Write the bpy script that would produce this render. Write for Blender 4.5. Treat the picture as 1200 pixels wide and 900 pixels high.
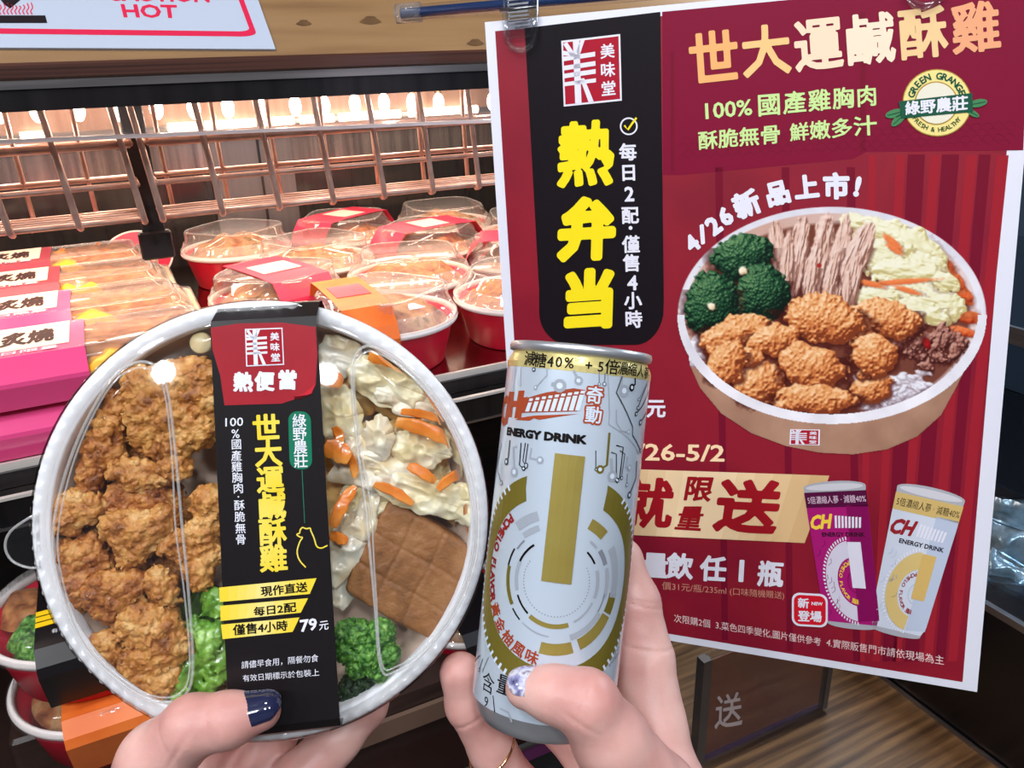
import bpy, bmesh, math, random
import numpy as np
from mathutils import Vector, Matrix

SC = bpy.context.scene
COL = SC.collection
for _o in list(bpy.data.objects):
    bpy.data.objects.remove(_o)

# ------------------------------------------------------------------ camera
FPX = 950.0                      # focal length in pixels of the 1200x900 frame
CAM = np.array([0.0, 0.0, 1.45])
def nrm(v):
    v = np.asarray(v, float)
    return v / np.linalg.norm(v)
_down = nrm([69.4, 2313.0, 950.0])            # straight down, in camera axes (x right, y down, z forward)
_Z = -_down
_Y = nrm(np.array([0, 0, 1.0]) - _down[2] * _down)
_X = np.cross(_Y, _Z)
RW = np.array([_X, _Y, _Z])                    # camera axes -> world axes
def c2w(p):
    p = np.asarray(p, float)
    return CAM + p @ RW.T
def d2w(d):
    return np.asarray(d, float) @ RW.T
def pix(x, y, z):
    """world point seen at picture point (x, y), z metres in front of the camera"""
    return c2w(np.array([(x - 600) / FPX * z, (y - 450) / FPX * z, z]))
def ray(x, y):
    return d2w(np.array([(x - 600) / FPX, (y - 450) / FPX, 1.0]))
def hit(x, y, P, N):
    d = ray(x, y)
    t = np.dot(np.asarray(P) - CAM, N) / np.dot(d, N)
    return CAM + t * d
def topix(p):
    q = RW.T @ (np.asarray(p, float) - CAM)
    return 600 + FPX * q[0] / q[2], 450 + FPX * q[1] / q[2], q[2]

cam = bpy.data.cameras.new('camera')
cam.sensor_width = 36.0
cam.lens = FPX / 1200.0 * 36.0
cam.clip_start = 0.02
cam.clip_end = 50
camo = bpy.data.objects.new('camera', cam)
COL.objects.link(camo)
_m = Matrix.Identity(4)
_r, _d, _f = RW @ np.array([1, 0, 0.]), RW @ np.array([0, 1., 0]), RW @ np.array([0, 0, 1.])
for i in range(3):
    _m[i][0], _m[i][1], _m[i][2], _m[i][3] = _r[i], -_d[i], -_f[i], CAM[i]
camo.matrix_world = _m
SC.camera = camo

# ------------------------------------------------------------------ world, exposure, store lights
SC.view_settings.view_transform = 'Standard'
SC.view_settings.look = 'None'
SC.view_settings.gamma = 1.0
SC.view_settings.use_curve_mapping = False
SC.view_settings.exposure = 0.0
SC.cycles.transparent_max_bounces = 24
SC.cycles.max_bounces = 10
SC.cycles.sample_clamp_indirect = 4.0
wd = bpy.data.worlds.new('store_air')
SC.world = wd
wd.use_nodes = True
wd.node_tree.nodes['Background'].inputs[0].default_value = (0.80, 0.86, 1.0, 1)
wd.node_tree.nodes['Background'].inputs[1].default_value = 0.16

def area_light(name, loc, target, sx, sy, power, color):
    l = bpy.data.lights.new(name, 'AREA')
    l.shape = 'RECTANGLE'
    l.size, l.size_y, l.energy, l.color = sx, sy, power, color
    o = bpy.data.objects.new(name, l)
    COL.objects.link(o)
    o.location = loc
    o.rotation_euler = (Vector(target) - Vector(loc)).to_track_quat('-Z', 'Y').to_euler()
    return o
def downlight(name, loc, target, size, power, color):
    l = bpy.data.lights.new(name, 'AREA')
    l.shape = 'DISK'
    l.size, l.energy, l.color = size, power, color
    o = bpy.data.objects.new(name, l)
    COL.objects.link(o)
    o.location = loc
    o.rotation_euler = (Vector(target) - Vector(loc)).to_track_quat('-Z', 'Y').to_euler()
for _i, (_x, _y, _p) in enumerate(((-1.5, -1.0, 11), (-0.9, -1.15, 12), (-0.3, -1.2, 12), (0.3, -1.2, 12), (0.9, -1.0, 9), (-0.55, -0.15, 7), (0.1, -0.1, 7), (-1.6, -0.2, 6))):
    downlight('store_downlight', (_x, _y, 2.66), (_x * .12, 0.45, 1.30), 0.16, _p * .80, (0.93, 0.96, 1.0))

# ------------------------------------------------------------------ cabinet axes: u along the front, v into the case, z up
_ud = ray(2700, -3)
UD = nrm([_ud[0], _ud[1], 0.0])
VD = np.array([-UD[1], UD[0], 0.0])
_r0 = ray(568, 88)
ORG = CAM + _r0 * (0.80 / _r0[1])
ORG = np.array([ORG[0], ORG[1], 0.0])          # u = v = 0 on the ground
YAW = math.atan2(UD[1], UD[0])
def cab(u, v, z):
    return ORG + u * UD + v * VD + np.array([0, 0, z])
def tocab(p):
    q = np.asarray(p) - ORG
    return float(q @ UD), float(q @ VD), float(q[2])
def onv(x, y, v):
    """(u, v, z) where the picture ray meets the upright plane at depth v of the case"""
    return tocab(hit(x, y, cab(0, v, 0), VD))
def onz(x, y, z):
    return tocab(hit(x, y, (0, 0, z), np.array([0, 0, 1.0])))

# ------------------------------------------------------------------ materials
def S(r, g, b):
    def f(c):
        c = c / 255.0
        return c / 12.92 if c <= 0.04045 else ((c + 0.055) / 1.055) ** 2.4
    return (f(r), f(g), f(b), 1.0)
_MC = {}
def mat(name, col, rough=0.5, metal=0.0, spec=0.5, emit=None, estr=0.0, trans=0.0, coat=0.0, sss=0.0):
    if name in _MC:
        return _MC[name]
    m = bpy.data.materials.new(name)
    m.use_nodes = True
    b = m.node_tree.nodes['Principled BSDF']
    b.inputs['Base Color'].default_value = col
    b.inputs['Roughness'].default_value = rough
    b.inputs['Metallic'].default_value = metal
    b.inputs['Specular IOR Level'].default_value = spec
    b.inputs['Coat Weight'].default_value = coat
    b.inputs['Coat Roughness'].default_value = 0.06
    b.inputs['Transmission Weight'].default_value = trans
    if sss:
        b.inputs['Subsurface Weight'].default_value = sss
        b.inputs['Subsurface Radius'].default_value = (0.006, 0.0025, 0.0015)
        b.inputs['Subsurface Scale'].default_value = 1.0
    if emit:
        b.inputs['Emission Color'].default_value = emit
        b.inputs['Emission Strength'].default_value = estr
    _MC[name] = m
    return m
def noisy(name, cols, scale=40.0, rough=0.5, spec=0.5, bump=0.0, bscale=None, stretch=(1, 1, 1), detail=4, coat=0.0, sss=0.0, metal=0.0, stops=None, bdist=0.001):
    """principled surface whose colour runs through COLS by object-space noise, with an optional noise bump"""
    if name in _MC:
        return _MC[name]
    m = mat(name, cols[0], rough, metal, spec, coat=coat, sss=sss)
    nt = m.node_tree
    b = nt.nodes['Principled BSDF']
    tc = nt.nodes.new('ShaderNodeTexCoord')
    mp = nt.nodes.new('ShaderNodeMapping')
    mp.inputs['Scale'].default_value = stretch
    nt.links.new(tc.outputs['Object'], mp.inputs['Vector'])
    n = nt.nodes.new('ShaderNodeTexNoise')
    n.inputs['Scale'].default_value = scale
    n.inputs['Detail'].default_value = detail
    nt.links.new(mp.outputs[0], n.inputs['Vector'])
    r = nt.nodes.new('ShaderNodeValToRGB')
    st = stops or [0.32 + 0.36 * i / max(1, len(cols) - 1) for i in range(len(cols))]
    e = r.color_ramp.elements
    while len(e) < len(cols):
        e.new(0.5)
    for i, c in enumerate(cols):
        e[i].position = st[i]
        e[i].color = c
    nt.links.new(n.outputs[0], r.inputs[0])
    nt.links.new(r.outputs[0], b.inputs['Base Color'])
    if bump:
        n2 = nt.nodes.new('ShaderNodeTexNoise')
        n2.inputs['Scale'].default_value = bscale or scale * 3
        n2.inputs['Detail'].default_value = 5
        nt.links.new(mp.outputs[0], n2.inputs['Vector'])
        bp = nt.nodes.new('ShaderNodeBump')
        bp.inputs['Strength'].default_value = bump
        bp.inputs['Distance'].default_value = bdist
        nt.links.new(n2.outputs[0], bp.inputs['Height'])
        nt.links.new(bp.outputs[0], b.inputs['Normal'])
    return m
def film(name, tint=(1, 1, 1, 1), rough=0.06, ior=1.45, gain=1.0, haze=0.0):
    """thin clear plastic: passes light straight through and mirrors by Fresnel"""
    if name in _MC:
        return _MC[name]
    m = bpy.data.materials.new(name)
    m.use_nodes = True
    nt = m.node_tree
    nt.nodes.remove(nt.nodes['Principled BSDF'])
    out = nt.nodes['Material Output']
    t = nt.nodes.new('ShaderNodeBsdfTransparent')
    t.inputs[0].default_value = tint
    g = nt.nodes.new('ShaderNodeBsdfGlossy')
    g.inputs['Roughness'].default_value = rough
    fr = nt.nodes.new('ShaderNodeLayerWeight')      # Schlick's rule, the same from both sides of the sheet
    fr.inputs['Blend'].default_value = 0.5
    pw = nt.nodes.new('ShaderNodeMath')
    pw.operation = 'POWER'
    pw.inputs[1].default_value = 5.0
    nt.links.new(fr.outputs['Facing'], pw.inputs[0])
    mu = nt.nodes.new('ShaderNodeMath')
    mu.operation = 'MULTIPLY_ADD'
    mu.use_clamp = True
    f0 = ((ior - 1) / (ior + 1)) ** 2 * 1.4
    mu.inputs[1].default_value = (1 - f0) * gain * .9
    mu.inputs[2].default_value = f0 * gain
    nt.links.new(pw.outputs[0], mu.inputs[0])
    mx = nt.nodes.new('ShaderNodeMixShader')
    nt.links.new(mu.outputs[0], mx.inputs[0])
    nt.links.new(t.outputs[0], mx.inputs[1])
    nt.links.new(g.outputs[0], mx.inputs[2])
    last = mx
    if haze:
        df = nt.nodes.new('ShaderNodeBsdfDiffuse')
        df.inputs[0].default_value = (0.9, 0.9, 0.9, 1)
        m2 = nt.nodes.new('ShaderNodeMixShader')
        m2.inputs[0].default_value = haze
        nt.links.new(mx.outputs[0], m2.inputs[1])
        nt.links.new(df.outputs[0], m2.inputs[2])
        last = m2
    nt.links.new(last.outputs[0], out.inputs[0])
    _MC[name] = m
    return m
def ink(r, g, b, rough=0.5, spec=0.12):
    return mat('print_%02x%02x%02x' % (int(r), int(g), int(b)), S(r, g, b), rough, 0, spec)
def gold_ink(name, c1, c2, rough=0.4, metal=0.0, scale=14):
    return noisy(name, [c1, c2], scale, rough, 0.5, detail=1, metal=metal)

# ------------------------------------------------------------------ objects
def props(o, label=None, cat=None, group=None, kind=None):
    if label: o['label'] = label
    if cat: o['category'] = cat
    if group: o['group'] = group
    if kind: o['kind'] = kind
    return o
def thing(name, label, cat, loc, group=None, rotz=0.0, basis=None):
    o = bpy.data.objects.new(name, None)
    o.empty_display_size = 0.02
    COL.objects.link(o)
    if basis is not None:
        M = Matrix.Identity(4)
        for i in range(3):
            for j in range(3):
                M[i][j] = basis[j][i]
            M[i][3] = loc[i]
        o.matrix_world = M
    else:
        o.location = [float(a) for a in loc]
        o.rotation_euler = (0, 0, rotz)
    return props(o, label, cat, group)
def mesh(name, V, F, mats, parent=None, fm=None, smooth=False, sub=None, label=None):
    """ONE mesh object; V in the parent's own axes (for a parent without rotation: offsets from its place)"""
    me = bpy.data.meshes.new(name)
    V = np.asarray(V, float)
    me.from_pydata(V.tolist(), [], [tuple(int(i) for i in f) for f in F])
    if not isinstance(mats, (list, tuple)):
        mats = [mats]
    for m in mats:
        me.materials.append(m)
    if fm is not None and len(fm) == len(me.polygons):
        me.polygons.foreach_set('material_index', np.asarray(fm, np.int32))
    if smooth:
        me.polygons.foreach_set('use_smooth', np.ones(len(me.polygons), bool))
    me.update()
    o = bpy.data.objects.new(name, me)
    COL.objects.link(o)
    if parent is not None:
        o.parent = parent
    if smooth == 'auto':
        try:
            me.set_sharp_from_angle(angle=math.radians(35))
        except Exception:
            pass
    if label: o['label'] = label
    return o
class MB:
    """collects shapes for ONE mesh"""
    def __init__(s):
        s.V, s.F, s.M, s.n = [], [], [], 0
    def add(s, VF, mi=0, T=None):
        V, F = np.asarray(VF[0], float), VF[1]
        if T is not None:
            V = T(V)
        s.V.append(V)
        s.F += [tuple(int(i) + s.n for i in f) for f in F]
        s.M += [mi] * len(F)
        s.n += len(V)
        return s
    def build(s, name, mats, parent=None, smooth=False, label=None, off=None):
        V = np.concatenate(s.V)
        if off is not None:
            V = V - np.asarray(off)
        return mesh(name, V, s.F, mats, parent, s.M, smooth, label=label)

def copy_tree(o, parent=None):
    c = o.copy()
    COL.objects.link(c)
    if parent is not None:
        c.parent = parent
        c.matrix_parent_inverse = o.matrix_parent_inverse
    for ch in list(o.children):
        copy_tree(ch, c)
    return c

# ------------------------------------------------------------------ shapes
def box(x0, x1, y0, y1, z0, z1):
    V = [(x, y, z) for z in (z0, z1) for y in (y0, y1) for x in (x0, x1)]
    F = [(0, 2, 3, 1), (4, 5, 7, 6), (0, 1, 5, 4), (2, 6, 7, 3), (0, 4, 6, 2), (1, 3, 7, 5)]
    return np.array(V, float), F
def bevbox(x0, x1, y0, y1, z0, z1, b=0.002, n=3):
    """box with rounded vertical edges and softened top and bottom"""
    pts = rrect(x0, x1, y0, y1, b, n)
    L = []
    for z, ins in ((z0, b * 0.6), (z0 + b * 0.6, 0), (z1 - b * 0.6, 0), (z1, b * 0.6)):
        q = rrect(x0 + ins, x1 - ins, y0 + ins, y1 - ins, max(b - ins, b * 0.3), n)
        L.append(np.c_[q, np.full(len(q), z)])
    return loft(L, True, True, True)
def rrect(x0, x1, y0, y1, r, n=4):
    p = []
    for cx, cy, a0 in ((x1 - r, y1 - r, 0), (x0 + r, y1 - r, 90), (x0 + r, y0 + r, 180), (x1 - r, y0 + r, 270)):
        for i in range(n + 1):
            a = math.radians(a0 + 90 * i / n)
            p.append((cx + r * math.cos(a), cy + r * math.sin(a)))
    return np.array(p)
def loft(rings, closed=True, cap0=False, cap1=False):
    n = len(rings[0])
    V = np.concatenate([np.asarray(r, float) for r in rings])
    F = []
    for k in range(len(rings) - 1):
        for i in range(n if closed else n - 1):
            j = (i + 1) % n
            F.append((k * n + i, k * n + j, (k + 1) * n + j, (k + 1) * n + i))
    if cap0: F.append(tuple(range(n - 1, -1, -1)))
    if cap1: F.append(tuple(range((len(rings) - 1) * n, len(rings) * n)))
    return V, F
def lathe(prof, n=48, a0=0.0, a1=2 * math.pi):
    """prof: (r, z) pairs turned about z"""
    full = abs(a1 - a0 - 2 * math.pi) < 1e-6
    m = n if full else n + 1
    an = a0 + (a1 - a0) * np.arange(m) / n
    V = np.concatenate([np.c_[r * np.cos(an), r * np.sin(an), np.full(m, z)] for r, z in prof])
    F = []
    for k in range(len(prof) - 1):
        for i in range(n):
            j = (i + 1) % m
            F.append((k * m + i, k * m + j, (k + 1) * m + j, (k + 1) * m + i))
    return V, F
def tube(P, r, n=8, caps=True):
    P = np.asarray(P, float)
    R = np.full(len(P), r) if np.isscalar(r) else np.asarray(r, float)
    T = np.gradient(P, axis=0)
    T /= np.linalg.norm(T, axis=1)[:, None] + 1e-12
    up = np.array([0, 0, 1.0]) if abs(T[0][2]) < 0.9 else np.array([1.0, 0, 0])
    N = nrm(np.cross(T[0], up))
    rings = []
    for k in range(len(P)):
        N = N - T[k] * (N @ T[k])
        N = nrm(N)
        B = np.cross(T[k], N)
        a = 2 * np.pi * np.arange(n) / n
        rings.append(P[k] + R[k] * (np.cos(a)[:, None] * N + np.sin(a)[:, None] * B))
    return loft(rings, True, caps, caps)
def ball(c, r, n=10, m=6):
    r = np.broadcast_to(np.asarray(r, float), (3,))
    th = np.linspace(0, np.pi, m + 1)
    V, F = lathe([(math.sin(t), math.cos(t)) for t in th], n)
    return V * r + np.asarray(c), F
def grid(nx, ny, fn):
    u, v = np.meshgrid(np.linspace(0, 1, nx + 1), np.linspace(0, 1, ny + 1))
    V = fn(u.ravel(), v.ravel())
    F = []
    for j in range(ny):
        for i in range(nx):
            a = j * (nx + 1) + i
            F.append((a, a + 1, a + nx + 2, a + nx + 1))
    return V, F
def slab(VF, thick, N):
    """close a sheet into a thin solid by a second skin at -thick * N and its rim"""
    V, F = VF
    n = len(V)
    V2 = np.concatenate([V, V - np.asarray(N) * thick])
    ed = {}
    for f in F:
        for a, b in zip(f, f[1:] + f[:1]):
            if (b, a) in ed: del ed[(b, a)]
            else: ed[(a, b)] = 1
    G = list(F) + [tuple(i + n for i in reversed(f)) for f in F] + [(b, a, a + n, b + n) for a, b in ed]
    return V2, G
def bez(pts, n=24):
    """Catmull-Rom through the points"""
    P = np.asarray(pts, float)
    Q = np.concatenate([[2 * P[0] - P[1]], P, [2 * P[-1] - P[-2]]])
    out = []
    seg = len(P) - 1
    for k in range(n + 1):
        t = seg * k / n
        i = min(int(t), seg - 1)
        f = t - i
        a, b, c, d = Q[i], Q[i + 1], Q[i + 2], Q[i + 3]
        out.append(0.5 * (2 * b + (c - a) * f + (2 * a - 5 * b + 4 * c - d) * f * f + (3 * b - a - 3 * c + d) * f ** 3))
    return np.array(out)

# ------------------------------------------------------------------ noise fields and the skin of a solid field
def _hash(i, j, k, s):
    h = (i.astype(np.int64) * 73856093) ^ (j.astype(np.int64) * 19349663) ^ (k.astype(np.int64) * 83492791) ^ (s * 2654435761 % 2147483647)
    h = (h ^ (h >> 13)) * 1274126177 & 0x7fffffff
    h = (h ^ (h >> 16)) * 668265263 & 0x7fffffff
    return ((h ^ (h >> 15)) & 0xffff) / 65535.0
def vnoise(P, s=0):
    I = np.floor(P)
    f = P - I
    f = f * f * (3 - 2 * f)
    i, j, k = I[..., 0], I[..., 1], I[..., 2]
    o = 0
    for a in (0, 1):
        for b in (0, 1):
            for c in (0, 1):
                w = (f[..., 0] if a else 1 - f[..., 0]) * (f[..., 1] if b else 1 - f[..., 1]) * (f[..., 2] if c else 1 - f[..., 2])
                o = o + w * _hash(i + a, j + b, k + c, s)
    return o * 2 - 1
def fbm(P, s=0, o=3):
    r, a = 0, 1.0
    for k in range(o):
        r = r + a * vnoise(P * 2 ** k, s + 17 * k)
        a *= 0.5
    return r
def worley(P, s=0):
    I = np.floor(P)
    best = np.full(P.shape[:-1], 9.0)
    for a in (-1, 0, 1):
        for b in (-1, 0, 1):
            for c in (-1, 0, 1):
                i, j, k = I[..., 0] + a, I[..., 1] + b, I[..., 2] + c
                d = (i + _hash(i, j, k, s) - P[..., 0]) ** 2 + (j + _hash(i, j, k, s + 1) - P[..., 1]) ** 2 + (k + _hash(i, j, k, s + 2) - P[..., 2]) ** 2
                best = np.minimum(best, d)
    return np.sqrt(best)
def skin(fn, lo, hi, h, band=None, disp=None):
    """surface nets over the field fn(P) (negative inside); disp(P) is added only near the surface"""
    lo, hi = np.asarray(lo, float), np.asarray(hi, float)
    n = np.ceil((hi - lo) / h).astype(int) + 1
    ax = [lo[i] + h * np.arange(n[i]) for i in range(3)]
    P = np.stack(np.meshgrid(*ax, indexing='ij'), -1)
    f = fn(P)
    if disp is not None:
        k = np.abs(f) < band
        f[k] += disp(P[k])
    s = f < 0
    c = np.array([(a, b, d) for a in (0, 1) for b in (0, 1) for d in (0, 1)])
    def sh(A, o):
        return A[o[0]:n[0] - 1 + o[0], o[1]:n[1] - 1 + o[1], o[2]:n[2] - 1 + o[2]]
    cnt = sum(sh(s, o).astype(np.int8) for o in c)
    mix = (cnt > 0) & (cnt < 8)
    I = np.argwhere(mix)
    idx = np.full(mix.shape, -1, np.int64)
    idx[mix] = np.arange(len(I))
    fv = np.stack([f[I[:, 0] + o[0], I[:, 1] + o[1], I[:, 2] + o[2]] for o in c], 1)
    acc, num = np.zeros((len(I), 3)), np.zeros(len(I))
    for a in range(8):
        for b in range(a + 1, 8):
            if np.abs(c[a] - c[b]).sum() != 1:
                continue
            m = (fv[:, a] < 0) != (fv[:, b] < 0)
            t = fv[m, a] / (fv[m, a] - fv[m, b])
            acc[m] += c[a] + t[:, None] * (c[b] - c[a])
            num[m] += 1
    V = lo + h * (I + acc / num[:, None])
    F = []
    for axis in range(3):
        o = [0, 0, 0]
        o[axis] = 1
        u, w = [(1, 2), (2, 0), (0, 1)][axis]
        A = s[tuple(slice(0, n[i] - o[i]) for i in range(3))]
        B = s[tuple(slice(o[i], n[i]) for i in range(3))]
        E = np.argwhere(A != B)
        E = E[(E[:, u] > 0) & (E[:, w] > 0) & (E[:, u] < n[u] - 1) & (E[:, w] < n[w] - 1)]
        flip = A[E[:, 0], E[:, 1], E[:, 2]]
        q = []
        for du, dw in ((-1, -1), (0, -1), (0, 0), (-1, 0)):
            J = E.copy()
            J[:, u] += du
            J[:, w] += dw
            q.append(idx[J[:, 0], J[:, 1], J[:, 2]])
        q = np.stack(q, 1)
        q[~flip] = q[~flip][:, ::-1]
        F.append(q[(q >= 0).all(1)])
    return V, np.concatenate(F)
def smin(a, b, k):
    h = np.clip(0.5 + 0.5 * (b - a) / k, 0, 1)
    return b + (a - b) * h - k * h * (1 - h)
def cone(P, a, b, ra, rb):
    """round cone from a (radius ra) to b (radius rb)"""
    a, b = np.asarray(a, float), np.asarray(b, float)
    d = b - a
    t = np.clip(((P - a) @ d) / (d @ d + 1e-12), 0, 1)
    return np.linalg.norm(P - a - t[..., None] * d, axis=-1) - (ra + (rb - ra) * t)
def fastmesh(name, V, F, mats, parent=None, smooth=True, label=None):
    me = bpy.data.meshes.new(name)
    F = np.asarray(F)
    me.vertices.add(len(V))
    me.vertices.foreach_set('co', np.asarray(V, np.float32).ravel())
    k = F.shape[1]
    me.loops.add(F.size)
    me.loops.foreach_set('vertex_index', F.ravel().astype(np.int32))
    me.polygons.add(len(F))
    me.polygons.foreach_set('loop_start', (np.arange(len(F)) * k).astype(np.int32))
    me.polygons.foreach_set('loop_total', np.full(len(F), k, np.int32))
    me.update(calc_edges=True)
    me.validate()
    for m in (mats if isinstance(mats, (list, tuple)) else [mats]):
        me.materials.append(m)
    if smooth:
        me.polygons.foreach_set('use_smooth', np.ones(len(me.polygons), bool))
    o = bpy.data.objects.new(name, me)
    COL.objects.link(o)
    if parent is not None:
        o.parent = parent
    if label: o['label'] = label
    return o

# ------------------------------------------------------------------ printed matter: flat art, laid on a surface afterwards
_TC = {}
def glyphs(body, bold=0.0, shear=0.0, spacing=1.0):
    """outline letters as flat faces; BOLD fattens every stroke by a rounded rim of that width"""
    key = (body, bold, shear, spacing)
    if key not in _TC:
        c = bpy.data.curves.new('lettering', 'FONT')
        c.body = body
        c.shear = shear
        c.space_character = spacing
        c.resolution_u = 2 if len(body) > 3 or bold else 3
        o = bpy.data.objects.new('lettering', c)
        COL.objects.link(o)
        dg = bpy.context.evaluated_depsgraph_get()
        me = bpy.data.meshes.new_from_object(o.evaluated_get(dg))
        V = np.array([v.co[:2] for v in me.vertices]).reshape(-1, 2)
        F = [tuple(p.vertices) for p in me.polygons]
        bpy.data.objects.remove(o)
        bpy.data.curves.remove(c)
        bpy.data.meshes.remove(me)
        if bold:
            V, F = _fatten(V, F, bold)
        _TC[key] = (V, F)
    V, F = _TC[key]
    return V.copy(), F
def _fatten(V, F, w):
    """the letter grown by w all round, as flat faces that never overlap: contour cells of its distance field"""
    kk = [tuple(np.round(p, 5)) for p in V]
    ed = {}
    for f in F:
        for a, b in zip(f, f[1:] + f[:1]):
            e = (kk[a], kk[b])
            if e[0] == e[1]: continue
            if (e[1], e[0]) in ed: del ed[(e[1], e[0])]
            else: ed[e] = 1
    E = np.array([(a[0], a[1], b[0], b[1]) for a, b in ed])
    h = 1 / 52.0
    lo = V.min(0) - w - 1.5 * h
    hi = V.max(0) + w + 1.5 * h
    nx, ny = [int(math.ceil(c / h)) + 1 for c in hi - lo]
    X, Y = np.meshgrid(lo[0] + h * np.arange(nx), lo[1] + h * np.arange(ny))
    D = np.full(X.shape, 9.0)
    W = np.zeros(X.shape, np.int32)
    for x0, y0, x1, y1 in E:
        dx, dy = x1 - x0, y1 - y0
        i0, i1 = max(0, int((min(x0, x1) - w - 3 * h - lo[0]) / h)), int((max(x0, x1) + w + 3 * h - lo[0]) / h) + 2
        j0, j1 = max(0, int((min(y0, y1) - w - 3 * h - lo[1]) / h)), int((max(y0, y1) + w + 3 * h - lo[1]) / h) + 2
        sx, sy = X[j0:j1, i0:i1], Y[j0:j1, i0:i1]
        t = np.clip(((sx - x0) * dx + (sy - y0) * dy) / (dx * dx + dy * dy + 1e-18), 0, 1)
        D[j0:j1, i0:i1] = np.minimum(D[j0:j1, i0:i1], np.hypot(sx - x0 - t * dx, sy - y0 - t * dy))
        ys = lo[1] + h * np.arange(ny)
        up = (y0 <= ys) & (ys < y1)
        dn = (y1 <= ys) & (ys < y0)
        r = np.where(up | dn)[0]
        if len(r):
            xc = x0 + (ys[r] - y0) / dy * dx
            W[r] += (X[r] < xc[:, None]) * np.where(up[r], 1, -1)[:, None]
    f = np.where(W != 0, -D, D) - w
    f = np.clip(f, -2 * h, 2 * h)
    s = f < 0
    vid, VV, G = {}, [], []
    def vert(k, p):
        if k not in vid:
            vid[k] = len(VV)
            VV.append(p)
        return vid[k]
    P = lambda i, j: (lo[0] + h * i, lo[1] + h * j)
    def cut(i0, j0, i1, j1):
        a, b = f[j0, i0], f[j1, i1]
        t = a / (a - b)
        return vert(('e',) + tuple(sorted([(i0, j0), (i1, j1)])), (lo[0] + h * (i0 + t * (i1 - i0)), lo[1] + h * (j0 + t * (j1 - j0))))
    full = s[:-1, :-1] & s[:-1, 1:] & s[1:, 1:] & s[1:, :-1]
    some = (s[:-1, :-1] | s[:-1, 1:] | s[1:, 1:] | s[1:, :-1]) & ~full
    for j in range(ny - 1):
        i = 0
        row = full[j]
        while i < nx - 1:
            if row[i]:
                k = i
                while k < nx - 1 and row[k]: k += 1
                G.append(tuple(vert((a, b), P(a, b)) for a, b in ((i, j), (k, j), (k, j + 1), (i, j + 1))))
                i = k
            else:
                i += 1
    for j, i in np.argwhere(some):
        c = [(i, j), (i + 1, j), (i + 1, j + 1), (i, j + 1)]
        g = []
        for q in range(4):
            a, b = c[q], c[(q + 1) % 4]
            if s[a[1], a[0]]: g.append(vert(a, P(*a)))
            if s[a[1], a[0]] != s[b[1], b[0]]: g.append(cut(a[0], a[1], b[0], b[1]))
        if len(set(g)) >= 3: G.append(tuple(g))
    return np.array(VV), G
def homog(src, dst):
    A = []
    for (x, y), (u, v) in zip(src, dst):
        A.append([x, y, 1, 0, 0, 0, -u * x, -u * y, -u])
        A.append([0, 0, 0, x, y, 1, -v * x, -v * y, -v])
    return np.linalg.svd(np.array(A, float))[2][-1].reshape(3, 3)
def happly(H, P):
    Q = np.c_[P, np.ones(len(P))] @ H.T
    return Q[:, :2] / Q[:, 2:]
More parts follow.
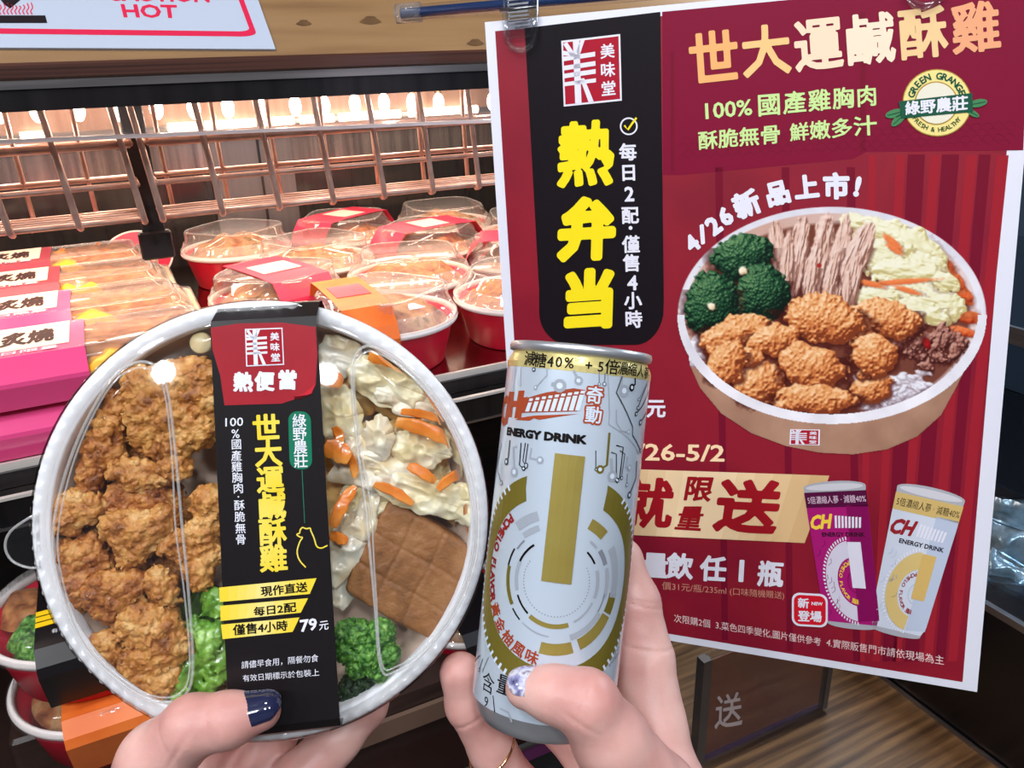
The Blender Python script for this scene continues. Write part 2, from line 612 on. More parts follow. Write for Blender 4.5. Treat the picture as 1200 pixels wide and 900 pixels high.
class Art:
    def __init__(s):
        s.items = []          # (V2, F, material, layer)
    def raw(s, V, F, m, L):
        if len(V): s.items.append((np.asarray(V, float), F, m, L))
        return s
    def poly(s, pts, m, L=1):
        return s.raw(pts, [tuple(range(len(pts)))], m, L)
    def disc(s, cx, cy, r, m, L=1, ry=None, n=40, rot=0):
        a = np.arange(n) * 2 * np.pi / n
        x, y = r * np.cos(a), (ry or r) * np.sin(a)
        c, d = math.cos(rot), math.sin(rot)
        return s.poly(np.c_[cx + c * x - d * y, cy + d * x + c * y], m, L)
    def arc(s, cx, cy, r0, r1, a0, a1, m, L=1, n=None, fn=None):
        """ring sector, degrees, measured clockwise from +x when y runs down"""
        n = n or max(2, int(abs(a1 - a0) / 5))
        a = np.radians(np.linspace(a0, a1, n + 1))
        V = np.concatenate([np.c_[cx + r0 * np.cos(a), cy + r0 * np.sin(a)], np.c_[cx + r1 * np.cos(a), cy + r1 * np.sin(a)]])
        if fn is not None: V = fn(V)
        return s.raw(V, [(i, i + 1, n + 2 + i, n + 1 + i) for i in range(n)], m, L)
    def line(s, pts, w, m, L=1):
        P = np.asarray(pts, float)
        T = np.gradient(P, axis=0)
        T /= np.linalg.norm(T, axis=1)[:, None] + 1e-9
        N = np.c_[-T[:, 1], T[:, 0]] * w / 2
        V = np.concatenate([P + N, P - N])
        n = len(P)
        return s.raw(V, [(i, i + 1, n + i + 1, n + i) for i in range(n - 1)], m, L)
    def text(s, body, quad, m, L=2, bold=0.0, shear=0.0, spacing=1.0):
        """fit the ink box of BODY to the quad TL, TR, BR, BL"""
        V, F = glyphs(body, bold, shear, spacing)
        lo, hi = V.min(0), V.max(0)
        U = (V - lo) / (hi - lo)
        U[:, 1] = 1 - U[:, 1]
        H = homog([(0, 0), (1, 0), (1, 1), (0, 1)], quad)
        return s.raw(happly(H, U), F, m, L)
    def chars(s, body, p0, p1, size, m, L=2, bold=0.0, up=None, aspect=1.0, size1=None):
        """one character after another, centres evenly from p0 to p1; UP is the direction of a letter's top"""
        p0, p1 = np.array(p0, float), np.array(p1, float)
        n = len(body)
        d = (p1 - p0)
        up = nrm(up) if up is not None else np.array([0, -1.0])
        rt = np.array([-up[1], up[0]])
        for i, ch in enumerate(body):
            if ch == ' ': continue
            t = i / max(1, n - 1)
            c = p0 + d * t
            z = size + ((size1 or size) - size) * t
            V, F = glyphs(ch, bold)
            if ord(ch) < 0x2000:
                V = V - np.array([(V[:, 0].min() + V[:, 0].max()) / 2, 0.36])
                V = V * 1.12
            else:
                V = V - np.array([0.5, 0.38])
            s.raw(c + z * (V[:, :1] * aspect * rt + V[:, 1:] * up), F, m, L)
        return s
    def curved(s, body, cx, cy, r, a0, a1, size, m, L=2, bold=0.0, inward=False, fn=None):
        """letters along a circle, centres from angle a0 to a1 (degrees, y down)"""
        n = len(body)
        for i, ch in enumerate(body):
            if ch == ' ': continue
            a = math.radians(a0 + (a1 - a0) * i / max(1, n - 1))
            out = np.array([math.cos(a), math.sin(a)])
            up = -out if inward else out
            rt = np.array([-up[1], up[0]])
            V, F = glyphs(ch, bold)
            V = V - np.array([(V[:, 0].min() + V[:, 0].max()) / 2, 0.36])
            W = np.array([cx, cy]) + r * out + size * (V[:, :1] * rt + V[:, 1:] * up)
            if fn is not None: W = fn(W)
            s.raw(W, F, m, L)
        return s
    def build(s, name, mapfn, parent, slice_x=None, label=None):
        """lay the art on a surface: mapfn(V2, layer) -> 3-D in the parent's axes; slice_x cuts it into strips first"""
        mats, MI, VV, FF, n = [], [], [], [], 0
        for V, F, m, L in s.items:
            if slice_x:
                V, F = _slice(V, F, slice_x)
            if not len(F): continue
            if m not in mats: mats.append(m)
            VV.append(mapfn(V, L))
            FF += [tuple(int(i) + n for i in f) for f in F]
            MI += [mats.index(m)] * len(F)
            n += len(V)
        return mesh(name, np.concatenate(VV), FF, mats, parent, MI, label=label)
def _slice(V, F, step):
    bm = bmesh.new()
    vs = [bm.verts.new((p[0], p[1], 0)) for p in V]
    for f in F:
        try: bm.faces.new([vs[i] for i in f])
        except ValueError: pass
    x0, x1 = V[:, 0].min(), V[:, 0].max()
    k = math.floor(x0 / step) + 1
    while k * step < x1:
        bmesh.ops.bisect_plane(bm, geom=bm.verts[:] + bm.edges[:] + bm.faces[:], plane_co=(k * step, 0, 0), plane_no=(1, 0, 0))
        k += 1
    bmesh.ops.triangulate(bm, faces=[f for f in bm.faces if len(f.verts) > 4])
    bm.verts.index_update()
    V2 = np.array([v.co[:2] for v in bm.verts])
    F2 = [tuple(v.index for v in f.verts) for f in bm.faces]
    bm.free()
    return V2, F2
# =================================================================== ROOM SHELL
dark_floor = noisy('floor_tiles', [S(70, 62, 58), S(92, 84, 78)], 6, .4, .4)
props(mesh('floor', *box(-4.5, 4.5, -4.0, 4.5, -.06, 0), dark_floor), kind='structure')
props(mesh('ceiling', *box(-4.5, 4.5, -4.0, 4.5, 2.72, 2.80), noisy('ceiling_board', [S(206, 208, 212), S(216, 218, 222)], 5, .8, .2)), kind='structure')
wl = noisy('wall_paint', [S(120, 112, 108), S(136, 128, 122)], 4, .7, .2)
props(mesh('wall_back', *box(-4.5, 4.5, 4.5, 4.6, 0, 2.8), wl), kind='structure')
props(mesh('wall_left', *box(-4.6, -4.5, -4.0, 4.5, 0, 2.8), wl), kind='structure')
props(mesh('wall_right', *box(4.5, 4.6, -4.0, 4.5, 0, 2.8), wl), kind='structure')

# =================================================================== THE HEATED DISPLAY CABINET
cabn = thing('display_cabinet', 'wooden fronted heated display cabinet lit by a row of warm bulbs inside', 'cabinet', ORG, rotz=YAW)
U0, U1 = -0.95, 0.352
ply = noisy('plywood', [S(118, 86, 54), S(140, 106, 70), S(152, 118, 82)], 10, .45, .4, stretch=(.5, 1, 7), bump=.1, bscale=80, stops=[.25, .5, .8], coat=.2)
dkw = noisy('dark_wood', [S(52, 30, 24), S(78, 46, 36), S(60, 34, 28)], 16, .3, .5, stretch=(.25, 1, 26), coat=.3)
steel_d = noisy('dark_steel', [S(44, 42, 44), S(60, 57, 58)], 5, .30, .5, metal=.8, stretch=(12, 1, .4))
steel_l = noisy('brushed_steel', [S(150, 146, 146), S(178, 172, 168)], 8, .28, .5, metal=.95, stretch=(1, 1, 30))
steel_m = noisy('mirror_steel', [S(150, 138, 132), S(184, 170, 162)], 4, .16, .5, metal=1.0, stretch=(10, 1, .4))
# fascia board leaning back, with a couple of knots in it
zb = 1.452
V = np.array([(U0, -.020, zb), (U1, -.020, zb), (U1, .110, zb + .150), (U0, .110, zb + .150), (U0, .03, zb), (U1, .03, zb), (U1, .13, zb + .14), (U0, .13, zb + .14)])
BOXF = [(0, 1, 2, 3), (7, 6, 5, 4), (0, 4, 5, 1), (1, 5, 6, 2), (2, 6, 7, 3), (3, 7, 4, 0)]
fas = mesh('fascia_board', V, BOXF, ply, cabn)
FP = cab(0, -.020, zb)
FN = nrm(np.cross(UD, nrm(VD * .130 + np.array([0, 0, .150]))))
if FN @ (CAM - FP) < 0: FN = -FN
def on_fascia(x, y, lift=.0006):
    return np.array(tocab(hit(x, y, FP, FN) + FN * lift)) 
km = noisy('wood_knot', [S(84, 58, 36), S(104, 76, 46)], 90, .5, .3)
for x, y, r in ((356, 27, 8), (434, 24, 11), (557, 50, 9)):
    a = np.linspace(0, 2 * np.pi, 15)[:-1]
    mesh('knot', [on_fascia(x + r * math.cos(t) * (1 + .3 * math.sin(3 * t)), y + r * .45 * math.sin(t), .0004) for t in a], [tuple(range(14))], km, cabn)
mesh('wood_trim', *bevbox(U0, U1, -.026, .03, 1.4405, 1.452, .003), dkw, cabn)
mesh('light_strip', *box(U0, U1, -.024, .03, 1.4345, 1.4403), steel_l, cabn)
mesh('front_frame', *box(U0, U1, -.022, .03, 1.4195, 1.4343), steel_d, cabn)
mesh('inner_roof', *box(U0, U1, .031, .72, 1.4400, 1.452), noisy('roof_reflector', [S(206, 176, 160), S(226, 200, 186)], 6, .3, .6, metal=.3), cabn)
VB = .68
# back of the case: dark sliding doors with one pale panel between
ua, ub = onv(262, 300, VB)[0], onv(357, 300, VB)[0]
dkg = noisy('dark_glass', [S(34, 33, 34), S(43, 42, 42)], 7, .12, .6, stretch=(14, 1, .5))
pan = noisy('grey_panel', [S(112, 109, 113), S(124, 120, 123)], 6, .22, .5, metal=.5, stretch=(14, 1, .5))
mesh('back_door', *box(U0, ua, VB, VB + .02, 1.13, 1.290), dkg, cabn)
mesh('back_glare_band', *box(U0, ua, VB, VB + .02, 1.2905, 1.3355), noisy('glare_streaks', [S(120, 114, 114), S(176, 168, 164)], 7, .2, .5, metal=.8, stretch=(16, 1, .4)), cabn)  # paler strip, its streaks painted as lamp reflections on the upper doors
mesh('back_panel', *box(ua + .001, ub, VB - .004, VB + .016, 1.13, 1.3352), pan, cabn, label='pale grey back panel')
mesh('back_door', *box(ub + .001, U1, VB, VB + .02, 1.13, 1.290), dkg, cabn)
mesh('back_glare_band', *box(ub + .001, U1, VB, VB + .02, 1.2905, 1.3355), _MC['glare_streaks'], cabn)  # same painted reflections on the right-hand door
refl = noisy('lamp_reflector', [S(200, 160, 142), S(226, 192, 174)], 6, .32, .6, metal=.35, stretch=(14, 1, .5))
mesh('back_reflector', *box(U0, U1, VB - .02, VB + .02, 1.3362, 1.4395), refl, cabn, label='shiny reflector behind the lamps')
mesh('back_rail', *box(U0, U1, VB - .034, VB - .021, 1.352, 1.360), steel_l, cabn)
um = onv(322, 300, VB - .03)[0]
mesh('panel_gap', *box(um, um + .004, VB - .006, VB - .003, 1.13, 1.3352), dkg, cabn)
mesh('end_wall', *box(U0 - .03, U0, .0, .72, .70, 1.452), steel_d, cabn)
mesh('end_wall', *box(U1, U1 + .03, .0, .72, .70, 1.452), steel_d, cabn)
# clear shield hanging behind the frame, pale along its cut edge
sh = film('shield_acrylic', (.97, .965, .96, 1), .05, 1.45, 1.0, .13)  # white haze mixed in to imitate the veil of lamp glow
a0, a1 = onv(-40, 166, .012), onv(600, 139, .012)
sl = (a1[2] - a0[2]) / (a1[0] - a0[0])
ze = lambda u: a0[2] + sl * (u - a0[0])
V = [(U0, .010, ze(U0)), (U1, .010, ze(U1)), (U1, .010, 1.42), (U0, .010, 1.42), (U0, .014, ze(U0)), (U1, .014, ze(U1)), (U1, .014, 1.42), (U0, .014, 1.42)]
shield = mesh('clear_shield', V, BOXF, sh, cabn)
V = [(U0, .0095, ze(U0) - .0026), (U1, .0095, ze(U1) - .0026), (U1, .0095, ze(U1) + .0004), (U0, .0095, ze(U0) + .0004), (U0, .0145, ze(U0) - .0026), (U1, .0145, ze(U1) - .0026), (U1, .0145, ze(U1) + .0004), (U0, .0145, ze(U0) + .0004)]
mesh('shield_edge', V, BOXF, mat('acrylic_edge', S(236, 216, 214), .3), shield)
# lamps: a row of small capsule bulbs and a long tube further back
WARM = (1.0, .80, .60, 1)
bulb_m = mat('bulb_glow', (1, .9, .75, 1), .4, emit=(1.0, .84, .66, 1), estr=22)
tube_m = mat('tube_glow', (1, .9, .75, 1), .4, emit=(1.0, .80, .58, 1), estr=7)
sock = mat('socket_brass', S(170, 140, 110), .3, .9)
for x, y in ((-2, 131), (43, 130), (91, 129), (137, 129), (183, 127), (227, 127), (267, 126), (306, 125), (346, 124), (380, 123.5), (416, 122), (450, 121), (483, 121), (514, 120.5), (546, 119.5), (577, 119)):
    u, v, z = onv(x, y, .17)
    P = np.array([u, v, z])
    b = mesh('bulb', *ball(P, (.0062, .0062, .0105), 12, 8), bulb_m, cabn, smooth=True)
    mesh('socket', *tube([P + (0, 0, .0108), (u, v, 1.4396)], .0042, 10), sock, b, smooth=True)
t0, t1 = onv(190, 147, VB - .06), onv(470, 137, VB - .06)
tz = (t0[2] + t1[2]) / 2
for k, (xa, xb) in enumerate(((20, 52), (196, 232), (240, 300), (306, 345), (352, 392), (398, 470), (480, 560))):
    a, b = onv(xa, 145, VB - .05)[0], onv(xb, 145, VB - .05)[0]
    mesh('lamp_tube', *tube([(a, VB - .05, tz), ((a + b) / 2, VB - .05, tz), (b, VB - .05, tz)], .0065, 12), tube_m, cabn, smooth=True)
def cab_light(u, v, z, su, sv, power, col):
    l = bpy.data.lights.new('cabinet_lamp', 'AREA')
    l.shape = 'RECTANGLE'
    l.size, l.size_y, l.energy, l.color = su, sv, power, col
    o = bpy.data.objects.new('cabinet_lamp', l)
    COL.objects.link(o)
    o.location = cab(u, v, z)
    o.rotation_euler = (0, 0, YAW)
for _i, _u in enumerate(np.linspace(-.62, .30, 9)):
    l = bpy.data.lights.new('bulb_light', 'POINT')
    l.energy, l.color, l.shadow_soft_size = .42, (1, .80, .64), .006
    o = bpy.data.objects.new('bulb_light', l)
    COL.objects.link(o)
    o.location = cab(_u, .145, 1.402)
cab_light(-.18, .25, 1.428, 1.3, .03, 3.4, (1, .82, .66))
cab_light(-.18, .46, 1.428, 1.3, .03, 2.6, (1, .78, .62))
# heated deck, its front lip and the price rail
DZ = 1.140
mesh('deck', *box(U0, U1, .004, VB, DZ - .02, DZ), steel_m, cabn)
lipm = mat('bright_lip', S(232, 224, 216), .35, .5)
mesh('deck_lip', *box(U0, U1, .0, .0038, DZ - .018, DZ + .0045), lipm, cabn)
mesh('deck_front', *box(U0, U1, -.004, -.0002, DZ - .016, DZ - .002), steel_d, cabn)
mesh('ledge', *box(U0, U1, -.020, -.0042, DZ - .0195, DZ - .0165), steel_m, cabn)
pr = mesh('price_rail', *box(U0, U1, -.0235, -.0202, 1.098, 1.1225), steel_d, cabn)
mesh('price_rail_edge', *box(U0, U1, -.0250, -.0200, 1.1226, 1.1252), lipm, pr)
mesh('price_rail_edge', *box(U0, U1, -.0250, -.0200, 1.0960, 1.0979), steel_l, pr)
brn = noisy('brown_inside', [S(44, 30, 26), S(62, 44, 38)], 8, .4, .4, stretch=(1, 1, 12))
mesh('lower_back', *box(U0, U1, .30, .32, .72, 1.118), brn, cabn)
# lower shelf: board, rails and plinth
LZ2 = .845
l0 = onv(475, 836, -.05)
mesh('lower_shelf', *box(U0, U1, -.045, .30, .80, l0[2] - .012), brn, cabn)
r2 = mesh('lower_rail', *box(U0, U1, -.052, -.046, l0[2] - .024, l0[2]), noisy('rail_brown', [S(110, 84, 70), S(140, 110, 92)], 6, .35, .5, metal=.4), cabn)
mesh('plinth', *box(U0, U1, -.035, .30, .62, .798), noisy('plinth_brown', [S(40, 22, 18), S(54, 32, 26)], 5, .4, .4), cabn)
l1 = onv(580, 886, -.07)
mesh('bottom_rail', *box(U0, U1, -.075, -.069, l1[2] - .004, l1[2]), steel_l, cabn)
mesh('bottom_label_strip', *box(U0, U1, -.072, -.068, l1[2] - .028, l1[2] - .0041), mat('violet_strip', S(96, 42, 84), .3), cabn)
mesh('base', *box(U0, U1, -.067, .68, .0, .619), mat('base_black', S(26, 22, 22), .4), cabn)

# =================================================================== WARNING SIGN ON THE FASCIA
sg = thing('caution_sign', 'white warning sign with red border and red HOT lettering on the plywood', 'sign', FP)
def on_sign(V, L):
    d = np.c_[(V - [600, 450]) / FPX, np.ones(len(V))] @ RW.T
    t = ((FP - CAM) @ FN + .0022 + .00012 * L) / (d @ FN)
    return CAM + t[:, None] * d - FP
q = [(-150, -90), (276, -75), (323, 57.5), (-150, 55)]
Vs = on_sign(np.array(q, float), 0)
mesh('sign_plate', np.concatenate([Vs, Vs - FN * .002]), BOXF, mat('sign_white', S(176, 184, 200), .35, 0, .4), sg)
A = Art()
RDP = ink(206, 36, 72)
H = homog([(0, 0), (1, 0), (1, 1), (0, 1)], [(-130, -70), (264, -58), (302, 43), (-130, 38)])
o_ = happly(H, rrect(0, 1, 0, 1, .05, 5)); i_ = happly(H, rrect(.012, .984, .05, .945, .035, 5))
nn = len(o_)
A.raw(np.concatenate([o_, i_]), [(k, (k + 1) % nn, nn + (k + 1) % nn, nn + k) for k in range(nn)], RDP, 1)
A.text('HOT', [(141, 4.5), (207, 5.5), (209, 21.5), (145, 20.5)], RDP, 1, .03)
A.text('CAUTION', [(120, -17), (243, -14), (246, 3), (124, 1)], RDP, 1, .03)
A.poly([(-60, 18), (53, 18), (55.5, 27), (-60, 27)], KBLK if 'KBLK' in globals() else ink(30, 22, 26), 1)
A.poly([(-20, -40), (8, -28), (24, 0), (12, 10), (6, 6), (-12, -14)], ink(30, 22, 26), 1)
for k in range(9):
    x = 1 + 4.6 * k
    A.line(bez([(x, 17), (x - 2, 13), (x + .5, 9), (x - 1.5, 5 - 2 * math.sin(k))], 8), 1.4, RDP, 1)
A.build('sign_print', on_sign, sg, label='red border, red capitals and black hand symbol')

# =================================================================== WIRE BASKETS
wire_m = noisy('copper_wire', [S(176, 142, 130), S(204, 172, 158)], 60, .34, .5, metal=.5)
def basket(ua, ub, label, ubase):
    t = thing('wire_basket', label, 'basket', cab(0, 0, 0), 'wire baskets hung under the lamps', rotz=YAW)
    zt, zb = 1.3865, 1.3225
    vf, vb = .055, .115
    R = .0028
    lean = lambda z: (zb - z) * .10
    fr = MB()
    fr.add(tube([(ua, vf, zt), ((ua + ub) / 2, vf, zt), (ub, vf, zt)], .0036, 8))
    fr.add(tube([(ua, vf + .004, zb + .030), ((ua + ub) / 2, vf + .004, zb + .030), (ub, vf + .004, zb + .030)], .0025, 8))
    fr.add(tube([(ua, vf + .006, zb), ((ua + ub) / 2, vf + .006, zb), (ub, vf + .006, zb)], .0025, 8))
    for u in (ua, ub):
        fr.add(tube([(u, vf, zt), (u, vb, zt)], .003, 8)); fr.add(tube([(u, vf + .006, zb + .002), (u, vb, zb + .002)], .0025, 8)); fr.add(tube([(u, vf, zb + .03), (u, vb, zb + .03)], .0022, 8))
    fr.add(tube([(ua, vb, zt - .003), (ub, vb, zt - .003)], .003, 8)); fr.add(tube([(ua, vb, zb + .03), (ub, vb, zb + .03)], .0025, 8))
    fr.build('frame', wire_m, t, True)
    n = int(round((ub - ua) / .051))
    for k in range(n + 1):
        u = ua + (ub - ua) * k / n
        P = [(u + lean(1.435), vf - .003, 1.435), (u + lean(zt), vf - .0035, zt), (u + lean(zb + .01), vf - .0035, zb + .006), (u, vf - .001, zb - .001), (u, vf + .006, zb - .003)]
        mesh('upright', *tube(bez(P, 14), R, 8), wire_m, t, smooth=True)
        P = [(u + .012, vb, 1.435), (u + .012, vb, zt), (u + .014, vb, zb)]
        mesh('back_wire', *tube(P, .0023, 6), wire_m, t, smooth=True)
    m = MB()
    for v in np.linspace(vf + .016, vb - .006, 4):
        m.add(tube([(ua, v, zb + .001), (ub, v, zb + .001)], .0016, 6))
    m.build('floor_rods', wire_m, t, True)
    return t
ul = onv(166, 240, .055)[0]; ur = onv(188, 240, .055)[0]
basket(ul - .51, ul, 'wire basket at the left end under the warning sign', 0)
basket(ur, ur + .51, 'long wire basket running behind the poster edge', 0)
stp = thing('hanging_strap', 'black strap hanging between the two wire baskets', 'strap', cab((ul + ur) / 2, .10, 0), rotz=YAW)
mesh('strap_band', *bevbox(-.010, .010, -.003, .003, 1.285, 1.439, .002), mat('strap_black', S(34, 30, 30), .5), stp)
mesh('strap_end', *bevbox(-.0145, .0145, -.006, .006, 1.278, 1.304, .003), mat('strap_black', S(34, 30, 30), .5), stp)

# =================================================================== BOXES ON THE HEATED DECK
clr = film('box_lid_clear', (.97, .95, .93, 1), .05, 1.5, 1.4, .06)  # slight white haze mixed in to imitate reflections on the lid tops
clr_r = film('box_lid_ribs', (.96, .94, .92, 1), .08, 1.5, 1.6, .16)  # stronger white haze, for pale highlight lines along lid edges
bred = mat('shelf_bowl_red', S(212, 10, 50), .35, 0, .4)
bwht = mat('shelf_bowl_white', S(232, 222, 218), .35)
cutlet = noisy('cutlet', [S(120, 66, 30), S(168, 104, 54), S(196, 136, 80)], 90, .5, .4, bump=.5, bscale=500)
veg = noisy('mixed_food', [S(100, 44, 26), S(160, 100, 58), S(184, 142, 96), S(116, 84, 44)], 46, .4, .4, bump=.5, bscale=300)
kraft = noisy('tray_cream', [S(200, 172, 128), S(214, 188, 146)], 20, .4, .4)
pinkm = mat('sleeve_pink', S(222, 70, 128), .3, 0, .4, coat=.3)
pinkr = mat('sleeve_pink_red', S(216, 52, 84), .3, 0, .4, coat=.3)
orng = noisy('sleeve_orange', [S(226, 104, 40), S(238, 124, 54)], 30, .3, .4)
crmm = mat('sleeve_label_cream', S(224, 206, 190), .4)
yelm = noisy('yellow_egg', [S(230, 160, 30), S(240, 184, 60)], 60, .4, .4)
def heap(r, h, seed, sq=2.0):
    def fn(u, v):
        th = u * 2 * np.pi
        x, y = v * r * np.cos(th), v * r * np.sin(th)
        Q = np.stack([x * 60, y * 60, np.full_like(x, seed)], -1)
        return np.c_[x, y, h * (1 - v ** 3) + .006 * fbm(Q, seed, 2) * (1 - v ** 6)]
    return grid(36, 12, fn)
def superel(r, e, n=64, z=0.0, rot=.6):
    a = 2 * np.pi * np.arange(n) / n
    k = r / (np.abs(np.cos(a)) ** e + np.abs(np.sin(a)) ** e) ** (1 / e)
    return np.c_[k * np.cos(a + rot), k * np.sin(a + rot), np.full(n, z)]
def round_bowl(loc, label, rot=0.0, body=bred, band=None, food_m=veg, rr=.079, hh=.050, seed=1, flat=False):
    t = thing('bowl_meal', label, 'boxed meal', loc, 'boxed meals on the heated deck', rotz=rot)
    s = rr / .08
    b = mesh('bowl', *lathe([(0, .001), (.060 * s, .001), (.0615 * s, 0), (.063 * s, .001), (.0745 * s, hh * .90), (.0758 * s, hh * .93), (.0745 * s, hh * .935), (.0735 * s, hh * .90), (.060 * s, .012), (0, .012)], 64), body, t, smooth=True)
    mesh('bowl_rim', *lathe([((.0775 + .0028 * math.cos(a)) * s, hh * .97 + .0038 * math.sin(a)) for a in np.linspace(0, 2 * np.pi, 13)], 64), bwht, t, smooth=True)
    mesh('food', *[x + (np.array([0, 0, hh * .84]) if i == 0 else 0) if i == 0 else x for i, x in enumerate(heap(.070 * s, hh * .45, seed))], food_m, t, smooth=True)
    n = 128
    an = 2 * np.pi * np.arange(n) / n
    rib = lambda r, z, w: np.c_[(r + w * np.sign(np.sin(an * 42))) * s * np.cos(an), (r + w * np.sign(np.sin(an * 42))) * s * np.sin(an), np.full(n, z)]
    l = mesh('lid', *loft([rib(.0800, hh * .96, 0), rib(.0796, hh + .004, 0), rib(.0770, hh + .006, .0005), rib(.0735, hh + .014, .0008), rib(.0715, hh + .0155, 0)], True), clr_r, t, smooth=False)
    e = 2.0 if flat else 4.0
    mesh('lid_dome', *loft([superel(.0712 * s, 2.0, n, hh + .0155), superel(.0700 * s, 2.1, n, hh + .018), superel(.060 * s, e, n, hh + .029), superel(.0575 * s, e, n, hh + .0308), superel(.054 * s, e, n, hh + .0312)], True, False, True), clr, l, smooth='auto')
    q = superel(.0580 * s, e, n, hh + .0306)
    mesh('dome_edge_glint', *tube(np.concatenate([q, q[:1]]), .0009, 5, False), clr_r, l, smooth=True)  # tube added to draw the highlight along the dome's top edge
    if band is not None:
        w = .036
        V = []
        prof = [(-.0765, hh * .55), (-.0825, hh), (-.0765, hh + .013), (-.062, hh + .031), (-.03, hh + .0326), (.03, hh + .0326), (.062, hh + .031), (.0765, hh + .013), (.0825, hh), (.0765, hh * .55)]
        V = np.array([(x, y, z) for y, z in prof for x in ((-w, w) if band is not orng else (-.062, -.010))]) * [s, s, 1]
        sl = mesh('sleeve', V, [(2 * k, 2 * k + 1, 2 * k + 3, 2 * k + 2) for k in range(len(prof) - 1)], band, t)
        mesh('sleeve_label', *box(-.054 if band is orng else -.024, -.018 if band is orng else .024, -.022, .022, hh + .0328, hh + .0332), pinkr if band is orng else crmm, sl)
    return t
def tray_box(loc, label, w=.20, d=.125, h=.042, sleeve=None, sw=.085, food_m=cutlet, seed=1, egg=True, stack=1):
    """rectangular clear-lidded tray; the sleeve wraps its left part"""
    t = thing('tray_meal', label, 'boxed meal', loc, 'boxed meals on the heated deck', rotz=YAW)
    mesh('tray', *loft([np.c_[rrect(-w / 2 + .008, w / 2 - .008, -d / 2 + .008, d / 2 - .008, .012, 4), np.full(20, 0)], np.c_[rrect(-w / 2 + .003, w / 2 - .003, -d / 2 + .003, d / 2 - .003, .014, 4), np.full(20, h * .5)],
                        np.c_[rrect(-w / 2, w / 2, -d / 2, d / 2, .015, 4), np.full(20, h * .55)], np.c_[rrect(-w / 2 + .004, w / 2 - .004, -d / 2 + .004, d / 2 - .004, .013, 4), np.full(20, h * .56)],
                        np.c_[rrect(-w / 2 + .012, w / 2 - .012, -d / 2 + .012, d / 2 - .012, .010, 4), np.full(20, h * .2)]], True, True, True), kraft, t, smooth='auto')
    def fn(u, v):
        x, y = (u - .5) * (w - .022), (v - .5) * (d - .022)
        Q = np.stack([x * 55, y * 55, np.full_like(x, seed * 3.1)], -1)
        e = np.minimum(np.minimum(u, 1 - u) * 9, np.minimum(v, 1 - v) * 7).clip(0, 1)
        return np.c_[x, y, h * .52 + e * (.016 + .005 * fbm(Q, seed, 2))]
    mesh('food', *grid(34, 22, fn), food_m, t, smooth=True)
    if egg:
        mesh('side_dish', *[q if i else q + np.array([w * .03, -d * .36, h * .50]) for i, q in enumerate(heap(.026, .016, seed + 3))], yelm, t, smooth=True, label='yellow side dish')
    R = lambda i, z, r=.014: np.c_[rrect(-w / 2 + i, w / 2 - i, -d / 2 + i, d / 2 - i, r, 4), np.full(20, z)]
    l = mesh('lid', *loft([R(-.001, h * .53), R(-.001, h * .60), R(.006, h * .62), R(.012, h * .80), R(.016, h * .82), R(.020, h * .98), R(.024, h)], True, False, True), clr, t, smooth='auto')
    m = MB()
    for i, z in ((.006, h * .62), (.016, h * .82), (.022, h)):
        q = R(i, z); m.add(tube(np.concatenate([q, q[:1]]), .0008, 5, False))
    m.build('lid_edge_glints', clr_r, l, True)  # tubes added to draw highlight lines along the lid's steps
    if sleeve is not None:
        x0, x1 = -w / 2 + .004, -w / 2 + .004 + sw
        prof = [(-d / 2 + .004, .001), (-d / 2 - .0022, h * .53), (-d / 2 - .0018, h * .62), (-d / 2 + .018, h + .0006), (d / 2 - .018, h + .0006), (d / 2 + .0018, h * .62), (d / 2 + .0022, h * .53), (d / 2 - .004, .001)]
        V = np.array([(x, y, z) for y, z in prof for x in (x0, x1)])
        sv = mesh('sleeve', V, [(2 * k, 2 * k + 1, 2 * k + 3, 2 * k + 2) for k in range(len(prof) - 1)], sleeve, t)
        mesh('sleeve_label', *box(x0 + .010, x1 - .012, -d / 2 + .034, d / 2 - .020, h + .0009, h + .0013), crmm, sv)
        A = Art()
        A.text('炙燒', [(x0 + .026, .026), (x1 - .024, .026), (x1 - .024, -.016), (x0 + .026, -.016)], ink(60, 40, 40), 1, .04)
        A.text('每日限量', [(x0 + .012, -d / 2 + .031), (x1 - .02, -d / 2 + .031), (x1 - .02, -d / 2 + .022), (x0 + .012, -d / 2 + .022)], ink(244, 200, 216), 1, .02)
        A.build('sleeve_print', lambda P, L: np.c_[P[:, 0], P[:, 1], np.full(len(P), h + .0016)], sv)
    return t
# left column: pink-sleeved trays, two high
cu, cv, _ = onv(95, 500, 0)
cu = onv(96, 470, .01)[0] - .10 + .10
TW = .215
cxl = onv(90, 470, .012)[0] - .085 + TW / 2
k = 0
for r, v in enumerate((.072, .202, .332, .462)):
    for lv in (0, 1):
        nm = [('lower', 'upper')[lv], ('front', 'second', 'third', 'rear')[r]]
        tray_box(cab(cxl + .004 * lv - .012 * r, v, DZ + .0005 + lv * .0432), 'pink sleeved tray meal, %s one of the %s stack in the left column' % tuple(nm) if r < 2 else 'dark red sleeved tray meal, %s one of the %s stack in the left column' % tuple(nm),
                 w=TW, sleeve=pinkm if r < 2 else mat('sleeve_wine', S(150, 40, 62), .35), seed=3 * r + lv, sw=.092)
